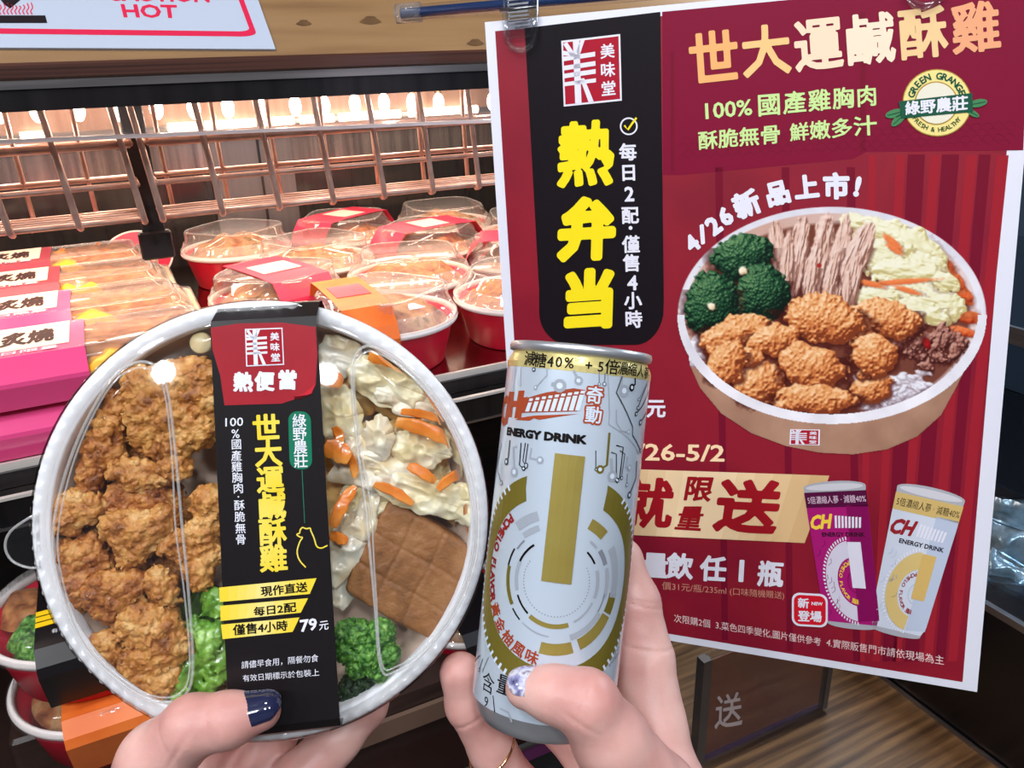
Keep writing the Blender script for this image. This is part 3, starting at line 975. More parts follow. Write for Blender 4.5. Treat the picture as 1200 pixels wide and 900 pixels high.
# round bowls in a staggered grid
f0 = onz(441, 353, DZ + .062)
bu, bv = f0[0] + .002, .086
names = {}
for r in range(4):
    for c in range(-2, 5):
        u, v = bu + .166 * c + (.083 if r % 2 else 0), bv + .148 * r
        if u < -.235 or u > U1 - .09 or v > VB - .09: continue
        if r == 0 and c < 0: continue
        x, y, z_ = topix(cab(u, v, DZ + .08))
        if x > 660: continue
        w = ('front', 'second', 'third', 'fourth')[r]
        pos = ('first', 'second', 'third', 'fourth', 'fifth', 'sixth')[len([1 for q in names if q[0] == r])]
        names[(r, c)] = 1
        sty = (r * 3 + c * 2) % 4
        lab = 'round bowl meal %s in the %s row from the left' % (pos, w)
        if (r, c) == (0, 0): lab = 'red round bowl meal with an orange sleeve at the front of the deck'
        elif (r, c) == (0, 1): lab = 'red round bowl meal at the front edge beside the poster'
        bnd = orng if (r, c) == (0, 0) else (pinkr if r > 0 and sty in (0, 1) else None)
        bdy = bred if r == 0 else (kraft, bred)[sty % 2]
        if r > 0: lab += ' with a pinkish red sleeve' if bnd else (' in a red bowl' if bdy is bred else ' in a cream bowl')
        round_bowl(cab(u, v, DZ + .0005), lab, YAW + (.0 if (r, c) == (0, 0) else .4 * c + .7 * r), bdy, bnd,
                   (veg, cutlet)[(r + c) % 2], seed=r * 7 + c + 20, flat=(r, c) == (0, 1))
# a red bowl stood on its side against the back
u, v, z = onv(158, 277, .585)
US = (z - DZ) / (2 * .0935 * math.cos(math.radians(50)) + .035 * math.sin(math.radians(50)))
bt = thing('upright_bowl', 'red bowl with pale rim tipped up at the back of the deck', 'bowl', cab(u, v, DZ + .0015), rotz=YAW)
pf = [(0, .030), (.060, .028), (.090, .0), (.0935, -.001), (.0935, .002), (.0905, .003), (.061, .033), (0, .035)]
def TL(V, s=US, t=math.radians(50)):
    x, y, z = V[:, 0] * s, V[:, 2] * s, V[:, 1] * s
    return np.c_[x, y * math.cos(t) + z * math.sin(t), z * math.cos(t) - y * math.sin(t) + .0935 * s * math.cos(t) + .035 * s * math.sin(t)]
V, F = lathe(pf, 56)
V = TL(V)
mesh('bowl_shell', V, F, mat('upright_red', S(206, 40, 74), .35), bt, smooth=True)
V, F = lathe([((.0925 + .003 * math.cos(a)), .003 * math.sin(a)) for a in np.linspace(0, 2 * np.pi, 11)], 56)
mesh('bowl_rim', TL(V), F, bwht, bt, smooth=True)
V, F = lathe([(0, .0275), (.052, .0275), (.052, .0255), (0, .0255)], 40)
mesh('bowl_base_disc', TL(V), F, noisy('disc_taupe', [S(150, 120, 112), S(166, 136, 126)], 30, .4), bt)

# =================================================================== LOWER SHELF: BOWLS LIKE THE HELD ONE
blk2 = mat('low_sleeve_black', S(24, 20, 22), .3, 0, .4)
def low_bowl(loc, label, sleeve_m, food_list, ang, yel=True):
    t = thing('bowl_meal', label, 'boxed meal', loc, 'boxed meals on the lower shelf', rotz=YAW)
    hh = .052
    mesh('bowl', *lathe([(0, .001), (.062, .001), (.065, .002), (.0755, hh * .9), (.0765, hh * .95), (.0745, hh * .94), (.063, .012), (0, .012)], 64), bred, t, smooth=True)
    mesh('bowl_rim', *lathe([((.0785 + .0032 * math.cos(a)), hh + .0042 * math.sin(a)) for a in np.linspace(0, 2 * np.pi, 13)], 72), bwht, t, smooth=True)
    for nm, m, cx, cy, r, s in food_list:
        V, F = heap(r, .016, s)
        mesh(nm, V + [cx, cy, hh - .012], F, m, t, smooth=True)
    n = 144; an = 2 * np.pi * np.arange(n) / n
    rib = lambda r, z, w: np.c_[(r + w * np.sin(an * 48)) * np.cos(an), (r + w * np.sin(an * 48)) * np.sin(an), np.full(n, z)]
    l = mesh('lid', *loft([rib(.0825, hh - .003, 0), rib(.082, hh + .003, 0), rib(.0775, hh + .004, .0006), rib(.074, hh + .013, .0006), rib(.071, hh + .0145, 0), rib(.02, hh + .0147, 0)], True, False, True), film('low_lid', (.97, .97, .97, 1), .05, 1.5, 1.3, .02), t, smooth=True)
    w = .036
    prof = [(-.072, .012), (-.0845, hh - .002), (-.082, hh + .006), (-.070, hh + .0155), (0, hh + .016), (.070, hh + .0155), (.082, hh + .006), (.0845, hh - .002), (.072, .012)]
    V = np.array([(x, y, z) for y, z in prof for x in (-w, w)])
    c, s = math.cos(ang), math.sin(ang)
    Rz = lambda P: np.c_[c * P[:, 0] - s * P[:, 1], s * P[:, 0] + c * P[:, 1], P[:, 2]]
    sv = mesh('sleeve', Rz(V), [(2 * k, 2 * k + 1, 2 * k + 3, 2 * k + 2) for k in range(len(prof) - 1)], sleeve_m, t)
    if yel:
        A = Art()
        for k in range(3):
            A.poly([(-w, -.020 - .008 * k), (w * (.8 - .2 * k), -.020 - .008 * k), (w * (.7 - .2 * k), -.0265 - .008 * k), (-w, -.0265 - .008 * k)], ink(244, 200, 30), 1)
        A.text('有效日期標示於包裝上', [(-.024, -.050), (.024, -.050), (.024, -.056), (-.024, -.056)], ink(220, 220, 226), 1)
        A.build('sleeve_print', lambda P, L: Rz(np.c_[P[:, 0], P[:, 1], np.full(len(P), hh + .0164)]), sv)
    return t
brg = noisy('shelf_broccoli', [S(26, 66, 22), S(84, 146, 52), S(150, 200, 104)], 260, .45, .4, bump=.7, bscale=700)
p0 = onz(100, 690, 1.035)
LB = (p0[0], p0[1])
low_bowl(cab(LB[0], LB[1], 1.035 - .066), 'red bowl meal with a black sleeve and broccoli at the lower left', blk2,
         [('cutlet', cutlet, -.044, .030, .030, 3), ('broccoli', brg, -.044, -.012, .020, 5), ('broccoli', brg, -.030, -.034, .019, 6), ('broccoli', brg, -.045, -.030, .013, 7), ('broccoli', brg, -.026, -.012, .018, 8), ('broccoli', brg, -.034, -.046, .012, 9), ('cutlet', cutlet, .046, .01, .026, 8)], .0)
low_bowl(cab(LB[0] + .004, LB[1] - .004, 1.035 - .066 - .0695), 'red bowl meal with an orange sleeve stacked under the black sleeved one', orng, [('food', veg, 0, 0, .066, 9)], .0, False)
rb = onz(480, 790, .93)
for k, (du, lab) in enumerate(((0, 'red bowl meal on the lower shelf behind the gap between the hands'), (.17, 'red bowl meal on the lower shelf hidden mostly by the can'))):
    low_bowl(cab(rb[0] + du - .03, max(.045, rb[1] + .05), l0[2] - .0115), lab, blk2, [('food', veg, 0, 0, .066, 19 + k)], .0, False)
mesh_riser = thing('pedestal', 'dark pedestal under the stacked bowl meals at the lower left', 'pedestal', cab(LB[0], .012, l0[2] - .0118), rotz=YAW)
mesh('riser_block', *bevbox(-.09, .09, -.052, .080, 0, 1.035 - .066 - .0695 - .0005 - (l0[2] - .0118), .006), brn, mesh_riser)

# =================================================================== WOOD COUNTER, PRICE STAND, BLACK COOLER ON THE RIGHT
CTZ = .76
cwood = noisy('counter_wood', [S(70, 46, 28), S(104, 74, 46), S(126, 92, 58)], 9, .4, .4, stretch=(.6, 14, 1), detail=6, stops=[.36, .52, .66], coat=.25)
cz = [onz(1014, 795, CTZ), onz(1189, 900, CTZ), onz(820, 897, CTZ), onz(960, 832, CTZ)]
uc = (cz[0][0] + cz[1][0]) / 2
ctr = thing('counter', 'dark striped wooden counter at the lower right under the poster', 'counter', cab(0, 0, 0), rotz=YAW)
mesh('counter_top', *box(.05, uc, cz[1][1] - .9, -.078, CTZ - .03, CTZ), cwood, ctr)
mesh('counter_front', *box(.06, uc - .01, cz[1][1] - .89, cz[1][1] - .87, 0, CTZ - .031), brn, ctr)
mesh('edge_strip', *box(uc, uc + .004, cz[1][1] - .9, -.078, CTZ - .03, CTZ + .003), steel_l, ctr)
# price stand: clear acrylic holder with a brown card
a, b = cz[2], cz[3]
pa, pb = cab(*a), cab(*b)
ex = nrm(pb - pa); ez = np.array([0, 0, 1.0]); ey = np.cross(ez, ex)
W = np.linalg.norm(pb - pa)
psd = thing('price_stand', 'clear acrylic stand with a brown card reading one white character on the counter', 'price stand', pa, basis=(ex, ey, ez))
Hh = .135
card = noisy('card_brown', [S(104, 56, 42), S(122, 68, 52)], 8, .4, .4)
mesh('card', *box(.002, W - .004, .0, .0012, .0045, Hh), card, psd)
acr = film('acrylic_stand', (.93, .93, .95, 1), .06, 1.5, 1.3)
for y0, y1 in ((-.004, -.0020), (.0030, .0054)):
    mesh('acrylic_face', *box(0, W, y0, y1, 0.0042, Hh + .006), acr, psd)
mesh('acrylic_foot', *bevbox(-.002, W + .002, -.010, .010, 0, .004, .0015), acr, psd)
mesh('edge_frame', *box(W - .001, W + .006, -.005, .006, .0042, Hh + .006), mat('frame_grey', S(90, 86, 84), .3, .6), psd)
mesh('edge_frame', *box(-.009, .001, -.005, .006, .0042, Hh + .006), mat('frame_grey', S(90, 86, 84), .3, .6), psd)
mesh('card_stripe', *box(.002, W - .004, -.0008, -.0002, .0045, .012), mat('stripe_violet', S(60, 36, 84), .4), psd)
def on_card(V, L):
    out = []
    for x, y in V:
        p = hit(x, y, pa - ey * .0012, ey) - pa
        out.append((p @ ex, p @ ey, p @ ez))
    return np.array(out)
A = Art()
A.text('送', [(839, 816), (869, 810), (870, 850), (837, 855)], ink(226, 210, 204), 1, .012)
A.build('card_character', on_card, psd)
# cooler
ckb = mat('cooler_black', S(14, 12, 13), .22, 0, .5)
sill0, sill1 = onv(1152, 712, 0), None
def onu(x, y, u):
    return tocab(hit(x, y, cab(u, 0, 0), UD))
s0, s1 = onu(1152, 712, uc + .006), onu(1199, 745, uc + .006)
zs = (s0[2] + s1[2]) / 2
col = thing('open_cooler', 'black open cooler with clear bins at the right edge behind the poster', 'cooler', cab(0, 0, 0), rotz=YAW)
va, vb_ = s1[1] - .5, s0[1] + 1.0
mesh('cooler_base', *box(uc + .006, uc + .9, va, vb_, 0, zs), ckb, col)
mesh('sill_trim', *box(uc + .0055, uc + .012, va, vb_, zs + .0005, zs + .008), steel_l, col)
mesh('cooler_back', *box(uc + .55, uc + .9, va, vb_, zs + .001, 2.0), mat('cooler_inside', S(52, 58, 66), .3, .2), col)
mesh('cooler_top', *box(uc + .01, uc + .549, va, vb_, 1.75, 2.0), ckb, col)
gl = film('cooler_shelf_glass', (.86, .92, .97, 1), .06, 1.5, 1.6)
for zq in (.24, .42):
    e = mesh('glass_shelf', *box(uc + .12, uc + .548, va, vb_, zs + zq, zs + zq + .006), gl, col)
    mesh('shelf_edge', *box(uc + .114, uc + .1195, va, vb_, zs + zq - .006, zs + zq + .012), steel_l, e)
cool = bpy.data.lights.new('cooler_lamp', 'AREA'); cool.shape = 'RECTANGLE'; cool.size, cool.size_y, cool.energy, cool.color = .3, 1.0, 16, (.75, .87, 1.0)
o = bpy.data.objects.new('cooler_lamp', cool); COL.objects.link(o); o.location = cab(uc + .3, s0[1] + .1, 1.745); o.rotation_euler = (0, 0, YAW)
foil = noisy('packet_film', [S(120, 140, 150), S(190, 204, 210), S(150, 176, 190)], 40, .15, .6, metal=.5, bump=.5, bscale=120)
for i, (x, y, lab) in enumerate(((1172, 690, 'silvery packet lowest at the right edge in the open cooler'), (1180, 650, 'crumpled silvery packet in the middle of the cooler bin'), (1186, 615, 'crumpled silvery packet on top in the cooler bin'), (1166, 655, 'pale packet against the poster edge in the cooler bin'))):
    p = onu(x, y, uc + .075 + .032 * i)
    def fn(u, v):
        X_, Z_ = (u - .5) * .056, (v - .5) * .07
        e = 4 * u * (1 - u) * 4 * v * (1 - v)
        return np.c_[X_, -.010 * e ** .5 - .004 * fbm(np.stack([X_ * 60, Z_ * 60, np.full_like(X_, i * 2.)], -1), i, 2), Z_]
    Vp, Fp = grid(20, 20, fn)
    Vb = Vp.copy(); Vb[:, 1] *= -1
    V = np.concatenate([Vp, Vb]); n_ = len(Vp)
    F = list(Fp) + [tuple(q + n_ for q in reversed(f)) for f in Fp]
    o = mesh('snack_packet', V, F, foil, None, smooth=True)
    o.location = cab(*p); o.rotation_euler = (.25 * i - .3, .3 - .22 * i, YAW - 1.2)
    props(o, lab, 'packet', 'packets in the cooler')
bn = thing('clear_bin', 'clear plastic bin holding packets in the open cooler', 'bin', cab(uc + .05, s0[1] - .02, zs + .001), rotz=YAW)
mesh('bin_front', *box(0, .004, -.30, .10, 0, .11), film('bin_clear', (.85, .9, .93, 1), .08, 1.5, 1.5), bn)
mesh('bin_divider', *box(.004, .20, .0, .004, 0, .13), film('bin_clear', (.85, .9, .93, 1), .08, 1.5, 1.5), bn)
mesh('bin_floor', *box(.004, .20, -.30, .10, 0, .004), film('bin_clear', (.85, .9, .93, 1), .08, 1.5, 1.5), bn)

#print("DBG", "cxl", cxl, cxl+TW/2, "US", US, u, v, [k for k in names]) #, "uc", uc, "s0", s0, s1, "LB", LB, "l0", l0, l1, "U1", U1, "f0", f0)
# =================================================================== THE POSTER
_q = np.array([[568, 26], [1220, -36], [1145, 811], [613, 722.]]) - [600, 450]
_h = np.diag([1 / FPX, 1 / FPX, 1]) @ homog([(0, 0), (1, 0), (1, 1), (0, 1)], _q)
if _h[2, 2] < 0: _h = -_h
_h *= 0.297 / np.linalg.norm(_h[:, 0])          # an A3 sheet is 297 mm wide
PO, PA, PB = c2w(_h[:, 2]), d2w(_h[:, 0]), d2w(_h[:, 1])
PN = nrm(np.cross(PA, PB))
if PN @ (CAM - PO) < 0: PN = -PN
poster = thing('promotion_poster', 'large red promotion poster with a printed bowl of fried chicken, hung from clear clips', 'poster', PO)
def on_poster(V, L):
    d = np.c_[(V - [600, 450]) / FPX, np.ones(len(V))] @ RW.T
    t = ((PO - CAM) @ PN) / (d @ PN)
    return CAM + t[:, None] * d - PO + PN * 0.00010 * L
def st2px(s, t):
    return topix(PO + s * PA + t * PB)[:2]
def stq(s0, s1, t0, t1):
    return [st2px(s0, t0), st2px(s1, t0), st2px(s1, t1), st2px(s0, t1)]
_w = mat('poster_paper', S(226, 226, 238), 0.45, 0, 0.4)
V = [np.array(PO + s * PA + t * PB) - PO - PN * dz for dz in (0.0, 0.0004) for s, t in ((0, 0), (1, 0), (1, 1), (0, 1))]
mesh('paper_sheet', V, [(0, 1, 2, 3), (7, 6, 5, 4), (0, 4, 5, 1), (1, 5, 6, 2), (2, 6, 7, 3), (3, 7, 4, 0)], _w, poster)

red = noisy('poster_red', [S(128, 18, 40), S(142, 24, 42), S(132, 18, 44)], 14, 0.45, 0.3, detail=2)
plum = ink(126, 16, 50); red_l = ink(156, 32, 46); red_d = ink(116, 16, 42)
WHT = ink(228, 226, 238); BLK = ink(22, 16, 22)
A = Art()
A.poly(stq(0.022, 0.972, 0.014, 0.987), red, 1)
A.poly([(776, 14), (1208, -27), (1199, 176), (1015, 178), (1000, 186), (800, 205), (777, 205)], plum, 2)
for x0, x1, w in ((838, 846, 9), (916, 922, 9), (992, 1000, 10), (1018, 1006, 9), (1050, 1022, 11), (1090, 1046, 12), (1132, 1082, 13), (1168, 1110, 14)):
    y0 = 182 if x0 > 1000 else 196
    yb = min(775, 742 + (x1 - 798) * .167)
    A.poly([(x0, y0), (x0 + w, y0), (x1 + w * 0.8, yb), (x1, yb)], red_l if x0 > 1000 else red_d, 2)
for x0, x1, w in ((1064, 1034, 20), (1104, 1060, 20), (1147, 1096, 14)):
    A.poly([(x0, 181), (x0 + w, 181), (x1 + w * 0.8, 775), (x1, 775)], red_d, 2)
A.poly([(1008, 15), (1014, 14), (1014, 176), (1008, 178)], red_d, 3)
A.poly([(786, 60), (790, 60), (790, 200), (786, 202)], red_d, 3)
for r in range(4):                                # faint scallops along the valance hem
    for k in range(30):
        cx, cy = 800 + k * 13 + (r % 2) * 6.5, 188 - r * 7 - (k * 0.65)
        if cx < 1190:
            A.arc(cx, cy, 5.6, 6.3, 190, 350, red_d, 3, 5)
A.build('red_ground', on_poster, poster, label='printed red stage curtain ground')

A = Art()
bp = [(615, 33), (774, 14), (778, 352)]
bp += [(778 - 34 * (1 - math.cos(a)), 360 + 44 * math.sin(a)) for a in np.linspace(0, 1.57, 9)][1:]
bp += [(668 - 36 * math.sin(a), 366 + 38 * math.cos(a)) for a in np.linspace(0, 1.57, 9)] + [(632, 340)]
A.poly(bp, BLK, 4)
def logo(A, quad, fg, bg, L, border=0.03, chars=True):
    """square seal: a bold white character of bars on red, three small characters beside it"""
    H = homog([(0, 0), (1, 0), (1, 1), (0, 1)], quad)
    P = lambda p: happly(H, np.array(p, float))
    A.poly(P([(0, 0), (1, 0), (1, 1), (0, 1)]), fg, L)
    b = border
    A.poly(P([(b, b), (1 - b, b), (1 - b, 1 - b), (b, 1 - b)]), bg, L + 1)
    for p in ([(.20, b), (.31, b), (.31, 1 - b), (.20, 1 - b)], [(b, .05), (.10, b), (.24, .24), (.16, .26)], [(.30, .26), (.40, b), (.33, b), (.24, .2)],
              [(b, .24), (.57, .22), (.57, .29), (b, .31)], [(b, .38), (.57, .36), (.57, .43), (b, .45)], [(b, .50), (.57, .48), (.57, .55), (b, .57)],
              [(b, .63), (.57, .62), (.57, .68), (b, .69)], [(.30, .60), (.37, .60), (.52, 1 - b), (.43, 1 - b)], [(b, .15), (.20, .2), (.2, .25), (b, .22)]):
        A.poly(P(p), fg, L + 2)
    if chars:
        for k, ch in enumerate('美味堂'):
            y = .12 + k * .28
            A.text(ch, P([(.66, y), (.90, y), (.90, y + .22), (.66, y + .22)]), fg, L + 2, 0.02)
logo(A, [(658, 48), (727, 40), (729, 118), (661, 125)], WHT, ink(168, 26, 46), 5)
YEL = ink(246, 222, 30)
for ch, x0, y0, x1, y1, b in (('熱', 651, 141, 720, 219, .04), ('弁', 651, 230, 722, 306, .062), ('当', 659, 314, 721, 386, .062)):
    A.text(ch, [(x0, y0 + 2), (x1 - 1, y0 - 2), (x1 + 1, y1 - 2), (x0 + 2, y1 + 2)], YEL, 5, b, 0.06)
A.arc(737, 148, 8.6, 10.4, 0, 360, WHT, 5, 30)
A.line([(732, 147), (736, 152), (746, 138)], 2.4, YEL, 6)
for ch, y in zip('每日2配，僅售4小時', (178, 202, 227, 252, 270, 286, 308, 331, 352, 374)):
    x = 736 + (y - 178) * 0.034
    if ch == '，': A.disc(x, 267, 2.2, WHT, 5)
    else: A.chars(ch, (x, y), (x, y), 21, WHT, 5, 0.028, up=(-0.03, -1))
A.build('black_banner', on_poster, poster, label='black printed banner with a square seal and yellow brush characters')

A = Art()
tc = [(244, 176, 112), (250, 196, 132), (250, 216, 186), (252, 222, 196), (238, 200, 146), (236, 164, 122)]
for i, ch in enumerate('世大運鹹酥雞'):
    a, b = i / 6, (i + 1) / 6
    L1, R1 = np.array([806, 39.]) + a * np.array([368, -41]), np.array([806, 39.]) + (b - .012) * np.array([368, -41])
    L2, R2 = np.array([810, 99.]) + a * np.array([368, -41]), np.array([810, 99.]) + (b - .012) * np.array([368, -41])
    A.text(ch, [L1, R1, R2, L2], ink(*tc[i]), 5, 0.027)
GRN = ink(200, 226, 150)
A.text('100%', [(826, 121), (881, 116), (882, 135), (827, 140)], GRN, 5, 0.02)
A.text('國產雞胸肉', [(888, 110), (1026, 99), (1027, 124), (889, 137)], GRN, 5, 0.02, spacing=1.1)
A.text('酥脆無骨', [(818, 154), (914, 145), (914, 168), (819, 176)], GRN, 5, 0.02)
A.text('鮮嫩多汁', [(925, 145), (1027, 134), (1028, 158), (926, 166)], GRN, 5, 0.02)
for ch, x, y, s, r in (('4', 811, 285, 23, 40), ('/', 823, 274, 25, 20), ('2', 836, 264, 25, 36), ('6', 850, 253, 25, 32), ('新', 875, 239, 31, 22),
                       ('品', 911, 226, 29, 14), ('上', 945, 219, 29, 6), ('市', 980, 218, 31, 1), ('!', 1005, 218, 27, -12)):
    a = math.radians(r)
    A.chars(ch, (x, y), (x, y), s, WHT, 5, 0.055, up=(-math.sin(a), -math.cos(a)))
A.build('headline_lettering', on_poster, poster, label='peach, green and white headline lettering')

A = Art()                                         # farm badge
G1, G2, GD = ink(238, 220, 140), ink(232, 226, 206), ink(28, 84, 62)
A.disc(1098, 120.5, 40.5, ink(176, 140, 60), 5, 39.5)
A.disc(1098, 120.5, 39.3, G1, 6, 38.3)
A.disc(1097, 121, 25.5, ink(176, 140, 60), 7)
A.disc(1097, 121, 24, G2, 8)
A.curved('GREEN GRANGE', 1098, 120.5, 31.5, -162, -22, 11, GD, 8, 0.03)
A.curved('FRESH & HEALTHY', 1098, 120.5, 31.5, 145, 38, 7.5, ink(60, 80, 40), 8, 0.02, inward=True)
for cx, cy, rot, rx in ((1049, 133, -.25, 12), (1053, 140, -.75, 11), (1146, 121, -.2, 11), (1140, 133, .5, 8)):
    A.disc(cx, cy, rx, ink(70, 130, 84), 8, rx * .42, 16, rot)
    A.line([(cx - rx * .8 * math.cos(rot), cy - rx * .8 * math.sin(rot)), (cx + rx * .8 * math.cos(rot), cy + rx * .8 * math.sin(rot))], 1, GD, 9)
A.poly([(1053, 119), (1139, 109), (1140, 131), (1056, 139)], GD, 10)
A.text('綠野農莊', [(1060, 119), (1134, 111.5), (1134, 129), (1061, 135.5)], WHT, 11, 0.03)
A.build('farm_badge', on_poster, poster, label='round gold and green farm badge')

A = Art()                                         # the give-away offer
A.chars('元', (769, 478), (769, 478), 23, WHT, 5, 0.03)
CRM = ink(248, 214, 172)
A.text('4/26-5/2', [(727, 519), (850, 521), (849, 541), (727, 539)], CRM, 5, 0.02)
gb = [(640, 546), (972, 557), (943, 636), (640, 622)]
gh = homog([(0, 0), (1, 0), (1, 1), (0, 1)], gb)
for k in range(16):
    u0, u1 = k / 16, (k + 1) / 16
    t = min(1, max(0, abs(u0 - .55) * 1.9 - .12))
    A.poly(happly(gh, np.array([(u0, 0), (u1, 0), (u1, 1), (u0, 1)])), ink(248 - 54 * t, 218 - 70 * t, 176 - 84 * t), 5)
RD = ink(158, 22, 34)
A.text('就', [(731, 558), (793, 560), (786, 620), (725, 617)], RD, 6, 0.032)
A.text('限', [(806, 558), (840, 559), (832, 588), (801, 586)], RD, 6, 0.03)
A.text('量', [(798, 593), (827, 593), (821, 622), (790, 620)], RD, 6, 0.02)
A.text('送', [(842, 560), (923, 563), (908, 627), (834, 622)], RD, 6, 0.038)
for ch, x, y in (('能', 733, 659), ('量', 768, 662), ('飲', 797, 663), ('任', 836, 666), ('1', 869, 668), ('瓶', 903, 672)):
    A.chars(ch, (x, y), (x, y), 31, WHT, 5, 0.035, up=(.06, -1))
A.text('價31元/瓶/235ml (口味隨機贈送)', [(776, 681), (919, 693), (919, 703), (776, 692)], ink(206, 140, 120), 5)
A.text('次限購2個  3.菜色四季變化,圖片僅供參考', [(790, 719), (962, 747), (962, 757), (790, 729)], ink(236, 206, 206), 5)
A.text('4.實際販售門市請依現場為主', [(969, 747), (1106, 768), (1106, 779), (968, 757)], ink(236, 206, 206), 5)
A.build('offer_lettering', on_poster, poster, label='gold band and white offer lettering')

A = Art()                                         # two printed cans and a NEW badge
def minican(quad, body, body2, band, ringc, barc, txt, dot):
    H = homog([(0, 0), (1, 0), (1, 1), (0, 1)], quad)
    f = lambda p: happly(H, np.array(p, float))
    a = np.linspace(0, np.pi, 13)
    A.poly(f([(.5 - .5 * math.cos(t), .02 - .035 * math.sin(t)) for t in a] + [(.98, .1), (.93, .985)] + [(.5 + .43 * math.cos(t), .985 + .03 * math.sin(t)) for t in a] + [(.02, .1)]), ink(172, 172, 180), 6)
    A.poly(f([(.5 - .46 * math.cos(t), .022 - .022 * math.sin(t)) for t in a] + [(.5 + .46 * math.cos(t), .022 + .022 * math.sin(t)) for t in a]), ink(206, 204, 210), 7)
    A.poly(f([(0.01, .055), (.99, .055), (1.0, .17), (.985, .9), (.93, .97), (.07, .97), (.015, .9), (0, .17)]), body, 7)
    A.poly(f([(.66, .14), (.995, .14), (.98, .93), (.64, .95)]), body2, 8)
    A.poly(f([(0, .05), (1, .05), (1, .15), (0, .15)]), band, 8)
    A.text('5倍濃縮人蔘 · 減糖40%', f([(.04, .075), (.98, .075), (.98, .125), (.04, .125)]), dot, 9)
    A.text('CH', f([(.04, .20), (.42, .19), (.40, .29), (.02, .30)]), txt, 9, .05, .25)
    for k in range(8):
        x, h = .44 + .055 * k, .085 - .002 * k
        A.poly(f([(x + .015, .29 - h), (x + .05, .288 - h), (x + .03, .285), (x - .005, .287)]), WHT, 9)
    A.text('ENERGY DRINK', f([(.2, .315), (.9, .315), (.9, .345), (.2, .345)]), ink(30, 16, 30), 9, .03)
    A.arc(.66, .66, .30, .50, 95, 262, ringc, 9, 24, fn=lambda V: f(np.c_[V[:, 0], .66 + (V[:, 1] - .66) * .58]))
    for k in range(34):
        t = 95 + 167 * k / 33
        A.arc(.66, .66, .51, .55, t - 1.2, t + 1.2, WHT, 9, 2, fn=lambda V: f(np.c_[V[:, 0], .66 + (V[:, 1] - .66) * .58]))
    A.curved('POMELO FLAVOR 風味', .66, .66, .245, 250, 95, .075, txt, 9, 0.02, True, fn=lambda V: f(np.c_[V[:, 0], .66 + (V[:, 1] - .66) * .58]))
    A.arc(.66, .66, .12, .135, 60, 300, body2, 9, 16, fn=lambda V: f(np.c_[V[:, 0], .66 + (V[:, 1] - .66) * .58]))
    A.poly(f([(.60, .38), (.82, .38), (.82, .70), (.60, .70)]), barc, 10)
    rr = random.Random(int(quad[0][0]))
    for k in range(12):
        x, y = rr.uniform(.04, .3), rr.uniform(.36, .93)
        A.line(f([(x, y), (x + .06, y - .02), (x + .06, y - .05)]), .8, body2, 9)
minican([(941, 568), (1014, 564), (1033, 738), (966, 731)], ink(168, 26, 112), ink(132, 14, 86), ink(84, 16, 60), ink(214, 208, 224), ink(224, 220, 234), ink(246, 206, 70), ink(230, 200, 220))
minican([(1052, 565), (1132, 583), (1082, 750), (1017, 735)], ink(206, 212, 226), ink(186, 196, 216), ink(206, 176, 110), ink(214, 186, 120), ink(212, 176, 104), ink(150, 34, 44), ink(60, 46, 30))
bq = rrect(928, 970, 693, 732, 9, 5)
sk = lambda P: np.c_[P[:, 0], P[:, 1] + (P[:, 0] - 928) * 0.06]
A.poly(sk(bq), WHT, 12)
A.poly(sk(rrect(930.4, 967.6, 695.4, 729.6, 7.5, 5)), ink(206, 26, 44), 13)
A.text('新', [(935, 699), (948, 700), (948, 712), (935, 711)], WHT, 14, .03)
A.text('NEW', [(951, 704), (964, 704.6), (964, 708.5), (951, 708)], WHT, 14, .03)
A.text('登場', [(935, 714), (963, 715), (963, 728), (935, 727)], WHT, 14, .03)
A.build('printed_cans', on_poster, poster, label='printed pink can and white can with a red NEW badge')

